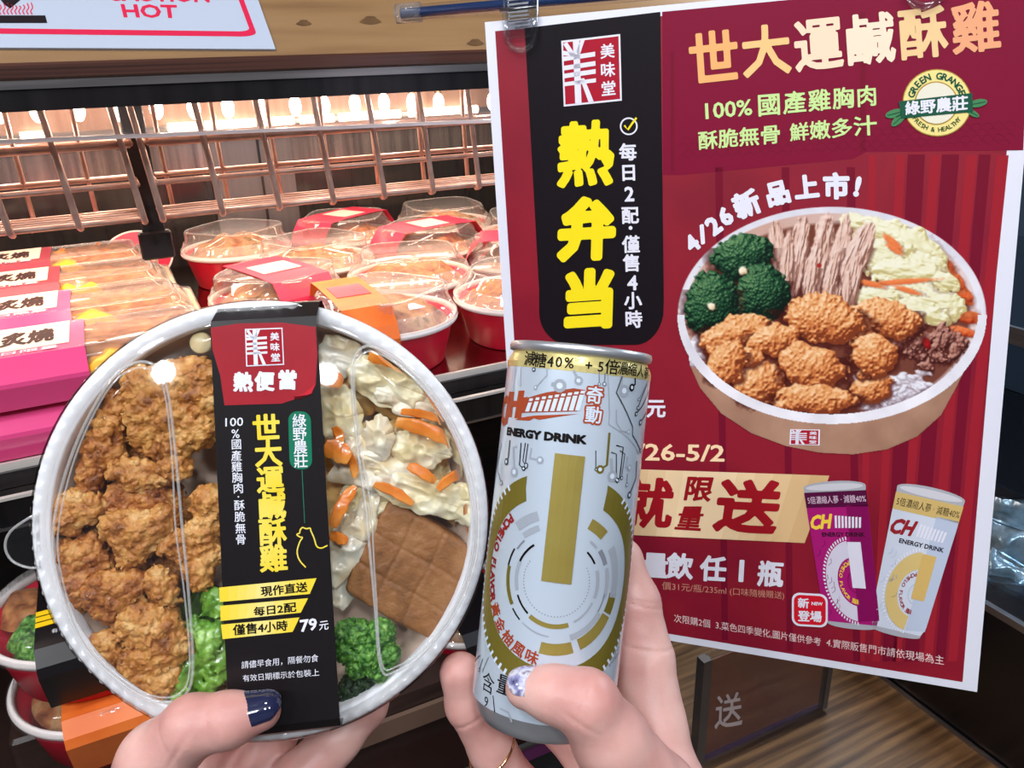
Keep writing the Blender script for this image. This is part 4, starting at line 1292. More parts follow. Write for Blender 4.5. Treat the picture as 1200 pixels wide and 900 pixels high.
# ---- the printed bowl of food: a picture on the sheet, its ink laid point by point
def painted_bowl():
    x0, x1, y0, y1, q = 790, 1160, 238, 536, 0.8
    nx, ny = int((x1 - x0) / q), int((y1 - y0) / q)
    X, Y = np.meshgrid(x0 + q * np.arange(nx), y0 + q * np.arange(ny))
    Z = np.zeros_like(X)
    P3 = np.stack([X, Y, Z], -1)
    C = np.zeros((ny, nx, 3)); C[:] = (150, 24, 42)
    M = np.zeros((ny, nx), bool)
    LD = nrm([-0.45, -0.75, 0.75])
    def lerp(a, b, t):
        return np.asarray(a, float) + (np.asarray(b, float) - np.asarray(a, float)) * np.clip(t, 0, 1)[..., None]
    def put(al, col):
        C[:] = C + (col - C) * np.clip(al, 0, 1)[..., None]
    def blob(cx, cy, rx, ry, rot, pal, bump=3.0, bs=5.0, wob=.12, seed=0, shadow=.55, streak=None, mx=(4, 18)):
        c, s = math.cos(rot), math.sin(rot)
        dx, dy = X - cx, Y - cy
        a, b = (c * dx + s * dy) / rx, (-s * dx + c * dy) / ry
        w = wob * vnoise(P3 / (min(rx, ry) * .55) + seed * 7.3, seed) + wob * .5 * vnoise(P3 / 4.0 + seed, seed + 5)
        r2 = np.sqrt(a * a + b * b) * (1 + w)
        if shadow:
            put(shadow * np.clip(1.28 - r2, 0, .28) / .28 * (dy > -ry * .4), np.array([60, 16, 14.]))
        h = np.sqrt(np.clip(1 - r2 * r2, 0, 1)) * min(rx, ry) * .9
        if streak:
            n = fbm(np.stack([(c * dx + s * dy) / 22, (-s * dx + c * dy) / streak, Z + seed], -1), seed, 3)
            hb = n * bump
        else:
            hb = (bump * (vnoise(P3 / (bs * .55) + seed, seed) + .8 * vnoise(P3 / (bs * 1.3) - seed, seed + 3) + .25)) if pal is NUG else bump * (1 - 1.5 * worley(np.stack([X / bs, Y / bs, Z + seed * 3.7], -1), seed)) + bump * .5 * vnoise(P3 / (bs * 2.2) + seed, seed)
            n = hb / bump
        H = h + hb
        gy, gx = np.gradient(H, q)
        nl = np.sqrt(gx * gx + gy * gy + 1)
        sh = np.clip((-gx * LD[0] - gy * LD[1] + LD[2]) / nl, 0, 1)
        t = sh * .95 + .12 * n - .06
        k = np.clip(t, 0, 1) * (len(pal) - 1)
        i = np.minimum(k.astype(int), len(pal) - 2)
        pa = np.array(pal, float)
        col = pa[i] + (pa[i + 1] - pa[i]) * (k - i)[..., None]
        put(np.clip((1 - r2) * min(rx, ry) * .6, 0, 1), col)
    # kraft outside of the bowl
    from_poly = [(806, 405), (808, 428), (820, 455), (845, 485), (880, 508), (920, 523), (960, 531), (1000, 533), (1040, 527), (1075, 512), (1103, 487), (1122, 452), (1140, 415)]
    bx, by = np.array(from_poly).T
    low = np.interp(X, bx, by, left=0, right=0)
    low[(X < 806) | (X > 1140)] = 0
    al = np.clip((low - Y) * .8, 0, 1) * (Y > 400)
    n = fbm(P3 / 30.0, 3, 4)
    t = np.clip(.5 + .4 * (1 - np.abs((X - 960) / 170)) + .12 * n - (Y - 470) * .0035, 0, 1)
    put(al, lerp((118, 78, 62), (196, 154, 128), t)); M |= al > 0.3
    ra = np.sqrt(((X - 975) / 181.5) ** 2 + ((Y - 369) / 127.5) ** 2)
    put(np.clip((1 - ra) * 90, 0, 1), lerp((206, 202, 212), (244, 240, 246), .55 + .3 * n + (Y - 369) / 400)); M |= ra < 1
    ri = np.sqrt(((X - 974) / 172) ** 2 + ((Y - 368) / 119) ** 2)
    put(np.clip((1 - ri) * 80, 0, 1), lerp((196, 150, 132), (226, 206, 204), (X - 800) / 360 - .1 * n))
    put(np.clip((.96 - np.sqrt(((X - 974) / 172) ** 2 + ((Y - 374) / 119) ** 2)) * 30, 0, 1) * .85, np.array([96, 40, 26.]))
    GRNP = [(10, 26, 20), (16, 44, 30), (26, 66, 42), (52, 96, 62), (120, 154, 104)]
    SHR = [(136, 92, 78), (206, 162, 144), (228, 194, 178), (240, 218, 208)]
    CAB = [(196, 178, 120), (222, 212, 164), (236, 230, 196), (244, 240, 220)]
    CAR = [(150, 44, 20), (220, 100, 50), (238, 140, 84)]
    PRK = [(60, 26, 24), (128, 76, 66), (182, 126, 110), (210, 164, 146)]
    NUG = [(124, 56, 30), (188, 102, 54), (216, 138, 80), (234, 170, 112), (248, 208, 164)]
    RICE = [(150, 130, 140), (220, 214, 224), (246, 244, 250)]
    rr = random.Random(5)
    blob(1046, 462, 46, 22, -.25, RICE, .5, 4, .1, 77, 0)
    blob(814, 412, 10, 20, .2, RICE, .5, 4, .1, 78, 0)
    for k in range(110):                           # rice, left and right
        if k < 16: cx, cy = rr.uniform(806, 824), rr.uniform(394, 430)
        else: cx, cy = rr.uniform(1004, 1090), rr.uniform(436, 484)
        if ((cx - 974) / 168) ** 2 + ((cy - 368) / 115) ** 2 < 1: blob(cx, cy, 6.5, 3.4, rr.uniform(-1, 1), RICE, .1, 6, .05, k, .12)
    for cx, cy, rx, ry, rot in ((1105, 308, 26, 9, .9), (1130, 345, 16, 8, .9), (1136, 372, 18, 8, .1), (1128, 388, 20, 6, .3), (1120, 328, 15, 8, .8)):
        blob(cx, cy, rx, ry, rot, CAR, .6, 5, .1, int(cx), .2)
    for cx, cy, rx, ry, rot, sd in ((1004, 264, 26, 14, .5, 1), (1040, 272, 40, 16, .3, 2), (1075, 290, 36, 22, .7, 3), (1040, 300, 40, 24, .3, 4), (1086, 312, 30, 16, .3, 5), (1060, 318, 48, 16, .1, 6),
                                    (1062, 345, 58, 20, .1, 7), (1096, 356, 40, 20, .2, 8), (1030, 350, 30, 14, .2, 9), (1074, 366, 40, 14, .25, 10), (1108, 330, 18, 12, .3, 11)):
        blob(cx, cy, rx, ry, rot, CAB, 2.2, 9, .25, sd, .25, streak=7)
    for cx, cy, rx, ry, rot in ((1046, 284, 17, 5, .7), (1056, 330, 50, 4, -.08), (1020, 332, 20, 4, .25), (1064, 340, 20, 4, .3), (1048, 292, 14, 4, .6)):
        blob(cx, cy, rx, ry, rot, CAR[1:], .4, 5, .15, int(cy), .2)
    for cx, cy, rx, ry, rot, sd in ((912, 292, 34, 11, 1.45, 1), (934, 302, 52, 13, 1.72, 2), (922, 310, 44, 9, 1.66, 21), (963, 300, 52, 14, 1.68, 3), (952, 318, 36, 10, 1.75, 31), (985, 308, 56, 13, 1.72, 4), (974, 326, 38, 9, 1.8, 41),
                                    (1006, 296, 42, 15, 1.95, 5), (1000, 330, 40, 9, 1.75, 51), (992, 342, 34, 6, 1.62, 6)):
        blob(cx, cy, rx, ry, rot, SHR, 2.6, 5, .12, sd, .5, streak=3.2)
    put(np.clip(3.2 - np.hypot(X - 960, Y - 311), 0, 1), np.array([168, 40, 34.]))
    for cx, cy, rx, ry, sd in ((872, 302, 37, 29, 3), (894, 343, 34, 36, 5), (835, 355, 34, 39, 4)):
        blob(cx, cy, rx, ry, 0, GRNP, 1.9, 3.4, .16, sd, .6)
    for cx, cy, r in ((871, 317, 6), (834, 359, 5.5)):
        blob(cx, cy, r, r * .9, .4, [(190, 160, 120), (236, 220, 190), (248, 240, 220)], .3, 4, .2, int(cx), .4)
    for k in range(26):
        cx, cy = rr.gauss(1096, 20), rr.gauss(404, 13)
        if ((cx - 974) / 164) ** 2 + ((cy - 366) / 112) ** 2 < 1: blob(cx, cy, rr.uniform(9, 19), rr.uniform(5, 9), rr.uniform(-1.5, 1.5), PRK, 1.6, 5, .35, k, .5)
    blob(1086, 402, 5, 9, -.5, [(110, 10, 16), (190, 36, 36)], .4, 4, .2, 9, .2)
    for cx, cy, rx, ry, rot, sd in ((1037, 373, 43, 23, .26, 2), (1006, 387, 20, 12, .2, 12), (965, 374, 50, 29, .27, 1), (864, 390, 44, 21, -.22, 3), (906, 398, 32, 20, -.2, 31), (889, 449, 32, 27, -.4, 5), (877, 418, 18, 12, .1, 42),
                                    (850, 424, 24, 27, .3, 4), (1021, 454, 25, 19, -.3, 8), (1013, 438, 10, 8, 0, 81), (1025, 416, 29, 25, .3, 7), (951, 429, 43, 27, .25, 6), (955, 468, 50, 18, .05, 9)):
        blob(cx, cy, rx, ry, rot, NUG, 1.15, 5.2, .17, sd, .75)
    # the near lip of the rim covers the food
    lip = (ri >= 1 - .015 * np.clip((Y - 369) / 60, 0, 1)) & (ra < 1) & (Y > 369)
    put(lip * 1.0, lerp((206, 202, 212), (244, 240, 246), .55 + .3 * n + (Y - 369) / 400))
    keep = M.copy()
    V2 = np.c_[X.ravel(), Y.ravel()]
    a = np.arange(ny * nx).reshape(ny, nx)
    Fq = np.stack([a[:-1, :-1], a[:-1, 1:], a[1:, 1:], a[1:, :-1]], -1)
    kk = keep[:-1, :-1] & keep[:-1, 1:] & keep[1:, 1:] & keep[1:, :-1]
    Fq = Fq[kk]
    used = np.unique(Fq)
    re = np.full(ny * nx, -1); re[used] = np.arange(len(used))
    m = bpy.data.materials.new('printed_food_picture')
    m.use_nodes = True
    b = m.node_tree.nodes['Principled BSDF']
    at = m.node_tree.nodes.new('ShaderNodeAttribute'); at.attribute_name = 'ink'
    m.node_tree.links.new(at.outputs['Color'], b.inputs['Base Color'])
    b.inputs['Roughness'].default_value = .45; b.inputs['Specular IOR Level'].default_value = .12
    o = fastmesh('bowl_picture', on_poster(V2[used], 6), re[Fq], m, poster, False, 'printed picture of a kraft bowl of fried chicken, broccoli and cabbage')
    cl = np.clip(C.reshape(-1, 3)[used] / 255, 0, 1)
    cl = np.where(cl <= .04045, cl / 12.92, ((cl + .055) / 1.055) ** 2.4)
    ca = o.data.color_attributes.new('ink', 'FLOAT_COLOR', 'POINT')
    ca.data.foreach_set('color', np.c_[cl, np.ones(len(cl))].astype(np.float32).ravel())
painted_bowl()
A = Art()
logo(A, [(926, 502.5), (961, 503), (960.5, 521.5), (925, 520.5)], WHT, ink(170, 26, 44), 8, .05)
A.build('bowl_seal', on_poster, poster, label='small red seal on the printed bowl')

# clips and the rail they hang from
clear = film('clear_plastic', (0.93, 0.94, 0.95, 1), 0.05, 1.5, 1.6)
steel = mat('clip_steel', S(150, 152, 156), 0.28, 1.0)
def poster_clip(px, py, label):
    """clear bulldog clip gripping the sheet's top edge; px,py = where its jaw ends"""
    P = hit(px, py, PO, PN)
    ex, ey = nrm(PA), -nrm(PB)
    r = thing('poster_clip', label, 'clip', P, 'clips holding the poster', basis=(ex, ey, PN))
    def U(w, l, dz, n=6):
        a = np.linspace(-np.pi, 0, n * 2 + 1)
        return np.array([(-w, l, dz)] + [(w * math.cos(t), w * math.sin(t) + w * .9, dz) for t in a] + [(w, l, dz)])
    m = MB()
    m.add(tube(U(.0092, .034, .0035), .0022, 8))
    o = m.build('jaw_loop', clear, r, True)
    body = bevbox(-.0105, .0105, .006, .040, .0012, .0052, .003)
    mesh('jaw_plate', body[0], body[1], clear, r, smooth=False)
    b2 = bevbox(-.0105, .0105, .004, .040, -.0052, -.0012, .003)
    mesh('back_plate', b2[0], b2[1], clear, r)
    sp = MB()
    for k in range(5):
        sp.add(tube([(-.0066, .016 + .0022 * k, .0066), (.0066, .016 + .0022 * k, .0066)], .0008, 6))
    sp.add(box(-.0066, .0066, .027, .045, .0054, .0064))
    sp.build('spring', steel, r)
    mesh('pivot_pin', *tube([(-.0115, .022, .0068), (.0115, .022, .0068)], .0011, 8), steel, r, smooth=True)
    return r
poster_clip(613, 58, 'clear plastic clip at the left end of the poster top edge')
poster_clip(1084, 6, 'clear plastic clip at the right end of the poster top edge')
ra_, rb_ = pix(470, 16, 0.575), pix(1250, -52, 0.500)
rail = thing('hanging_rail', 'blue rod in a clear sleeve above the poster with a clear end cap', 'rail', ra_)
rd = (rb_ - ra_)
mesh('rod', *tube([(0, 0, 0), rd * .5, rd], .0034, 12), mat('blue_rod', S(44, 66, 110), .3, .3), rail, smooth=True)
mesh('sleeve', *tube([rd * .002, rd * .5, rd], .0052, 14), film('rail_sleeve', (.96, .97, 1, 1), .08, 1.4), rail, smooth=True)
mesh('end_cap', *tube([-rd * .008, rd * .012, rd * .034], .0066, 14), film('rail_cap', (.9, .92, .95, 1), .1, 1.5, 1.4, .08), rail, smooth=True)
# =================================================================== THE DRINK CAN
CZ = 0.300
_ct, _cb = np.array([(681 - 600) / FPX * CZ, (408 - 450) / FPX * CZ, CZ]), np.array([(634 - 600) / FPX * CZ, (842 - 450) / FPX * CZ, CZ])
CT, CB = c2w(_ct), c2w(_cb)
CL = np.linalg.norm(CT - CB)
c_up = (CT - CB) / CL
_tc = nrm(CAM - (CT + CB) / 2)
c_fr = nrm(_tc - c_up * (_tc @ c_up))
c_rt = np.cross(c_up, c_fr)
if c_rt @ RW[:, 0] < 0: c_rt = -c_rt
CR = 0.0264
can = thing('drink_can', 'slim white and gold energy drink can held up in the right hand', 'can', CB, basis=(c_rt, np.cross(c_up, c_rt), c_up))
_sg = 1.0 if np.cross(c_up, c_rt) @ c_fr > 0 else -1.0        # +1: local y faces the viewer
canmet = mat('can_white', S(196, 208, 222), 0.26, 0.25, 0.6, coat=0.5)
alu = mat('aluminium', S(188, 190, 196), 0.32, 0.65)
prof = [(0.0, .0045), (.0150, .0040), (.0190, .0012), (.0212, 0), (.0228, .0008), (.0246, .0040), (CR, .0085)]
mesh('base_dome', *lathe(prof, 64), alu, can, smooth=True)
mesh('can_body', *lathe([(CR, .0085), (CR, .03), (CR, .06), (CR, .09), (CR, CL - .0075)], 96), canmet, can, smooth=True)
mesh('neck', *lathe([(CR, CL - .0075), (CR - .0004, CL - .0062), (CR - .0012, CL - .0048), (CR - .0017, CL - .0036)], 96), noisy('neck_gold', [S(196, 180, 112), S(214, 200, 136)], 40, .3, .5, metal=.4), can, smooth=True)
mesh('rim', *lathe([(CR - .0017, CL - .0036), (CR - .0004, CL - .0031), (CR - .0001, CL - .0016), (CR - .0005, CL - .0003), (CR - .0014, CL), (CR - .0024, CL - .0006), (CR - .0030, CL - .0040), (CR - .006, CL - .0052), (0, CL - .0050)], 96), alu, can, smooth=True)
tab = MB()
tab.add(tube(np.array([(.0075 * math.cos(t), -.004 + .011 * math.sin(t), CL - .0035) for t in np.linspace(0, 2 * math.pi, 25)]), .0010, 6))
tab.add(box(-.006, .006, -.007, .001, CL - .0046, CL - .003))
tab.build('pull_tab', alu, can, True)

def can_mm(x, y):
    """(arc, height) in mm where the picture ray meets the can's wall"""
    d = ray(x, y)
    o = CAM - CB
    f = lambda v: np.array([v @ c_rt, v @ c_fr, v @ c_up])
    o, d = f(o), f(d)
    a, b, c = d[0] ** 2 + d[1] ** 2, o[0] * d[0] + o[1] * d[1], o[0] ** 2 + o[1] ** 2 - CR ** 2
    t = (-b - math.sqrt(max(0, b * b - a * c))) / a
    p = o + t * d
    return math.atan2(p[0], p[1]) * CR * 1000, p[2] * 1000
def cq(*pts):
    return [can_mm(*p) for p in pts]
def on_can(V, L):
    th = V[:, 0] / 1000 / CR
    r = CR + 0.00007 * L
    return np.c_[r * np.sin(th), _sg * r * np.cos(th), V[:, 1] / 1000]
def flipy(A):
    for k, (V, F, m, L) in enumerate(A.items):
        A.items[k] = (V, [tuple(reversed(f)) for f in F], m, L)
INK = ink(24, 20, 20, .3); GLD = noisy('can_gold', [S(150, 132, 62), S(158, 142, 72)], 60, .36, .4, metal=.35)
OLV = noisy('can_olive', [S(120, 108, 40), S(128, 116, 48)], 60, .34, .4, metal=.35)
GRY = ink(150, 156, 166, .3); GR2 = ink(120, 124, 134, .3); BRK = ink(158, 68, 40, .3); PURE = ink(200, 212, 226, .28, .4)
top = CL * 1000
W0 = math.pi * CR * 1000
A = Art()
h0 = can_mm(680, 436)[1]
A.poly([(-W0, h0), (W0, h0), (W0, top - 7.4), (-W0, top - 7.4)], noisy('band_gold', [S(196, 180, 112), S(214, 200, 136)], 40, .3, .5, metal=.4), 1)
hb = [can_mm(615, 412)[1], can_mm(615, 428)[1]]
def canchars(s, xs, px, m, bold, L=2):
    for ch, (x, y) in zip(s, xs):
        c = can_mm(x, y)
        A.chars(ch, c, c, px * .317, m, L, bold, up=(0, 1))
def charsup(A, ch, c, size, m, L=2, bold=0.0, rot=0.0, asp=1.0):
    V, F = glyphs(ch, bold)
    mid = np.array([(V[:, 0].min() + V[:, 0].max()) / 2, .36 if ord(ch[0]) < 0x2000 else .38])
    V = (V - mid) * size * np.array([asp, 1])
    a = math.radians(rot)
    V = np.c_[c[0] + math.cos(a) * V[:, 0] - math.sin(a) * V[:, 1], c[1] + math.sin(a) * V[:, 0] + math.cos(a) * V[:, 1]]
    A.raw(V, F, m, L)
for ch, x, y, s in (('減', 621, 420, 17), ('糖', 633, 422, 17), ('4', 645, 423.5, 16), ('0', 655, 424, 16), ('%', 667, 425, 16), ('+', 690, 428, 15), ('5', 704, 429.5, 15), ('倍', 717, 430, 17),
                    ('濃', 730, 431.5, 15), ('縮', 741, 433, 15), ('人', 750.5, 435, 15), ('蔘', 757.5, 437, 14)):
    charsup(A, ch, can_mm(x, y), s * .317, INK, 2, .012)
A.text('*', cq((674, 418), (680, 418), (680, 424), (674, 424)), INK, 2)
flipy(A); A.build('gold_band', on_can, can, 2.5, label='gold band with black lettering below the rim')

A = Art()                                          # the name and ENERGY DRINK
charsup(A, 'C', can_mm(591.5, 480), 13.5, BRK, 2, .06)
A.poly(cq((597, 459), (603, 459), (600, 489), (592.5, 489)), BRK, 2)
A.poly(cq((608, 458), (615, 457.5), (611, 490), (603, 490)), BRK, 2)
A.poly(cq((599, 470), (612, 469.5), (610.5, 477), (598, 477)), BRK, 2)
A.poly(cq((608, 490), (627, 487), (678, 485), (650, 489), (632, 492), (626, 490), (621, 493), (604, 492)), BRK, 2)
A.poly(cq((613, 466), (619, 465), (614, 482), (608, 483)), BRK, 2)
A.poly(cq((611, 484), (676, 482), (686, 457), (672, 455), (640, 460), (619, 466)), ink(150, 66, 44, .3), 2)
for k in range(9):
    t = k / 8
    xb, xt = 616 + 58 * t, 621 + 60 * t
    yt = 466 - 9 * t
    yb = 483 - 1.2 * t
    w = 4.2 + .9 * t
    A.poly(cq((xb - .2, yb - .8), (xb + w, yb - .8), (xb + w + (xt - xb) * .75, yt + 5.6), (xb - .2 + (xt - xb) * .75, yt + 5.6)), PURE, 3)
    A.poly(cq((xb + (xt - xb) * .82, yt + 4), (xb + w + (xt - xb) * .82, yt + 4), (xb + w + (xt - xb), yt + .9), (xb + (xt - xb), yt + .9)), PURE, 3)
charsup(A, '奇', can_mm(697, 463), 6.0, BRK, 2, .12); charsup(A, '奇', can_mm(697, 463), 6.0, PURE, 3, .02)
charsup(A, '動', can_mm(695.5, 486), 6.0, BRK, 2, .12); charsup(A, '動', can_mm(695.5, 486), 6.0, PURE, 3, .02)
A.text('ENERGY DRINK', cq((595, 500), (688, 510), (687, 521), (594, 510)), INK, 2, .065)
NAME_ART = A

A = Art()                                          # the ring and bar emblem
cx, cy = can_mm(652, 683)
cy += 0.0
def dg(a): return a
x1, y1 = can_mm(668, 533)
bx = x1
A.poly([(bx - 5.1, y1), (bx + 5.1, y1), (bx + 5.1, cy), (bx - 5.1, cy)], GLD, 4)
A.arc(cx, cy, 29.2, 37.2, dg(118), dg(422), OLV, 2, 60)
# ends cut upright beside the bar
for s in (-1, 1):
    e = []
    for k in range(7):
        r = 29.2 + 8 * k / 6
        e.append((cx + s * 14.5, cy + math.sqrt(r * r - 14.5 ** 2)))
    a0 = math.radians(118 if s < 0 else 62)
    r0, r1 = 29.2, 37.2
    pts = [(cx + r0 * math.cos(a0), cy + r0 * math.sin(a0))]
    aa = math.acos(14.5 / r0), math.acos(14.5 / r1)
    n = 6
    inner = [(cx + s * r0 * math.cos(t), cy + r0 * math.sin(t)) for t in np.linspace(math.radians(62), aa[0], n)]
    outer = [(cx + s * r1 * math.cos(t), cy + r1 * math.sin(t)) for t in np.linspace(aa[1], math.radians(62), n)]
    A.poly(inner + outer, OLV, 2)
for k in range(66):
    a = 128 + k * 284 / 65
    A.arc(cx, cy, 35.4, 37.6, dg(a - .75), dg(a + .75), PURE, 3, 2)
for r0, r1, a0, a1, m in ((21.5, 24.8, 112, 135, GRY), (18.2, 20.2, 114, 134, GRY), (17.4, 18.1, 136, 150, GR2), (18.3, 19.0, 152, 172, INK), (17.4, 18.9, 172, 214, OLV), (18.2, 18.8, 218, 232, INK), (18.1, 18.7, 236, 268, GRY),
                        (18.2, 20.2, 290, 330, GRY), (20.6, 24.6, 296, 332, GLD), (21.2, 24.4, -12, 34, GRY), (21, 24.8, 48, 66, GLD), (17.6, 18.5, 45, 56, GRY), (17.6, 19.4, 22, 40, GR2), (18, 19.6, -14, 18, GRY),
                        (14.2, 15, 128, 160, INK), (13.8, 15.2, 160, 200, GRY), (14.3, 15, 206, 234, INK), (14, 15.6, 238, 292, GLD), (14.2, 15, 300, 336, GRY), (14, 15.4, -18, 20, GRY), (14.3, 15, 30, 50, INK), (20.6, 24.6, 262, 290, GLD),
                        (20.8, 24.6, 334, 352, OLV), (18.2, 18.8, 330, 350, GR2)):
    A.arc(cx, cy, r0, r1, dg(a0), dg(a1), m, 2)
for k in range(46):
    a = math.radians(150 + 240 * k / 45)
    A.disc(cx + 11.5 * math.cos(a), cy + 11.5 * math.sin(a), .22, GR2, 2, n=6)
def around(body, r, a0, a1, size, m, bold):
    for i, ch in enumerate(body):
        if ch == ' ': continue
        a = a0 + (a1 - a0) * i / (len(body) - 1)
        t = math.radians(a)
        charsup(A, ch, (cx + r * math.cos(t), cy + r * math.sin(t)), size, m, 3, bold, a + 90)
MAR = ink(134, 34, 34, .3)
around('POMELO FLAVOR', 27.1, 137, 203, 4.3, MAR, .05)
around('黃金柚風味', 26.6, 212, 258, 5.0, ink(150, 60, 34, .3), .022)
flipy(A); A.build('ring_emblem', on_can, can, 2.5, label='gold ring and bar emblem with circling maroon letters')

A = NAME_ART                                       # circuit traces, printed with the name
def trace(pts, w=.5, m=GR2, d0=0, d1=1, sx=None):
    P = np.array(cq(*pts))
    A.line(P, w, m, 2)
    for e, f in ((P[0], d0), (P[-1], d1)):
        if f:
            A.disc(e[0], e[1], w * 1.7, m, 3, n=10); A.disc(e[0], e[1], w * .8, PURE, 4, n=8)
K2 = ink(70, 74, 80, .3)
for pts, w, m in (([(729, 441), (722, 460), (741, 500), (741, 510), (750, 528)], .55, K2), ([(712, 438), (714, 485), (713, 497), (735, 512), (748, 530)], .4, GRY), ([(722, 480), (722, 495), (728, 505), (736, 506)], .5, GRY),
                  ([(744, 443), (744, 450), (740, 454)], .8, INK), ([(728, 440), (727, 458), (731, 458)], 1.3, GRY), ([(758, 450), (752, 465), (747, 478)], .5, K2), ([(760, 458), (752, 476), (745, 485)], .5, INK), ([(759, 446), (748, 468)], .4, GR2),
                  ([(714, 507), (711, 545), (703, 550)], .9, OLV), ([(698, 528), (698, 550)], .3, INK), ([(722, 522), (730, 524), (726, 560), (723, 563)], .5, INK), ([(716, 530), (722, 532), (722, 562)], .5, K2), ([(726, 528), (732, 532), (728, 560)], .45, K2), ([(735, 535), (733, 548), (737, 548)], .7, GRY),
                  ([(716, 537), (717, 558)], 1.2, GRY), ([(746, 540), (745, 560), (737, 580)], .8, K2), ([(757, 483), (750, 495)], .7, K2), ([(735, 555), (734, 568)], .5, GR2),
                  ([(627, 431), (626, 433)], .5, K2), ([(641, 432), (641, 440), (628, 454)], .5, GRY), ([(672, 434), (678, 446)], .9, GRY), ([(702, 436), (702, 450)], .35, GR2), ([(709, 437), (708, 450)], .5, GR2),
                  ([(598, 516), (596, 536), (594, 541)], .8, K2), ([(606, 524), (602, 524), (603, 553)], 1.1, GRY), ([(611, 519), (609, 545), (614, 549)], .5, INK), ([(616, 519), (613, 540), (617, 547)], .4, INK), ([(619, 520), (616, 542), (617, 545)], .5, K2),
                  ([(623, 525), (621, 537), (633, 539)], .8, GRY), ([(588, 520), (583, 548), (588, 566)], .6, GR2), ([(586, 530), (580, 560)], .7, K2), ([(611, 430), (610, 450)], .35, GRY), ([(605, 430), (602, 456)], .35, GRY), ([(646, 450), (656, 452)], 1.4, GRY),
                  ([(563, 768), (557, 776), (555, 790)], .4, INK), ([(566, 772), (562, 785)], .45, K2), ([(573, 770), (566, 786)], .3, K2), ([(722, 770), (715, 778)], .4, GR2), ([(728, 760), (718, 772)], .3, GR2), ([(730, 750), (722, 764)], .5, GRY)):
    trace(pts, w, m)
charsup(A, '含', can_mm(572, 800), 7.5, INK, 2, 0, 0); charsup(A, '量', can_mm(592, 803), 7.5, INK, 2, 0.01, 0)
charsup(A, '9', can_mm(570, 822), 5, INK, 2, 0)
A.line(cq((578, 815), (580, 835)), .4, INK, 2); A.line(cq((586, 830), (596, 835), (600, 846)), .8, GRY, 2)
flipy(A); A.build('label_print', on_can, can, 2.5, label='rust red name, black ENERGY DRINK and fine grey circuit lines')
# =================================================================== THE LUNCH BOX HELD UP IN FRONT
BZ = 0.300
b_n = d2w(nrm([0.125, 0.031, -0.99]))
b_o = pix(314, 612, BZ)
_a, _b = hit(308, 358, b_o, b_n), hit(345, 862, b_o, b_n)
b_y = nrm(_a - _b)
b_x = nrm(np.cross(b_y, b_n))
if b_x @ RW[:, 0] < 0: b_x = -b_x
b_n = np.cross(b_x, b_y)
def bl(x, y, z=0.0):
    """picture point -> (x, y) in metres on the box's own plane at height z (towards the viewer)"""
    p = hit(x, y, b_o + b_n * z, b_n) - b_o
    return np.array([p @ b_x, p @ b_y])
def bw(p):
    return b_o + p[0] * b_x + p[1] * b_y + p[2] * b_n
BB = (b_x, b_y, b_n)
RR = 0.0836
box_t = thing('lunch_box', 'round lunch box of fried chicken and cabbage held in the left hand', 'lunch box', b_o, basis=BB)
paper_in = noisy('bowl_paper_inside', [S(206, 180, 160), S(222, 200, 182)], 30, .45, .4)
paper_w = noisy('bowl_rim_white', [S(232, 234, 240), S(242, 243, 247)], 60, .35, .4)
paper_r = noisy('bowl_paper_red', [S(176, 16, 44), S(186, 20, 46)], 30, .35, .4)
mesh('bowl', *lathe([(0, -.0330), (.062, -.0330), (.066, -.0320), (0.07182, -.012), (0.07664, -.0015)], 96), paper_in, box_t, smooth=True)
mesh('bowl_outside', *lathe([(0.07760, -.0015), (0.07326, -.012), (.067, -.050), (.064, -.052), (.060, -.048), (0, -.048)], 96), paper_r, box_t, smooth=True)
tor = [(.0748, -.004), (.0752, .0004), (.0758, .0012), (.0806, .0012), (.0816, .0004), (.0819, -.0016), (.0812, -.0034), (.0790, -.004)]
mesh('bowl_rim', *lathe(tor, 120), paper_w, box_t, smooth=True)

lidm = film('lid_clear', (0.985, 0.985, 0.985, 1), 0.05, 1.45, 1.0)
lidr = film('lid_ridge', (0.97, 0.97, 0.97, 1), 0.12, 1.45, 1.3, .2)  # white haze mixed in to imitate bright reflections on ridges and flange
mesh('lid', *lathe([(0.08213, -.0040), (0.08213, .0012), (0.08098, .0024), (0.07616, .0026), (0.07375, .0034), (0.07085, .0096), (0.06893, .0106), (0, .0106)], 120), lidm, box_t, smooth=True)
lid = box_t.children[-1] if box_t.children else None
lid = [o for o in box_t.children if o.name.startswith('lid')][0]
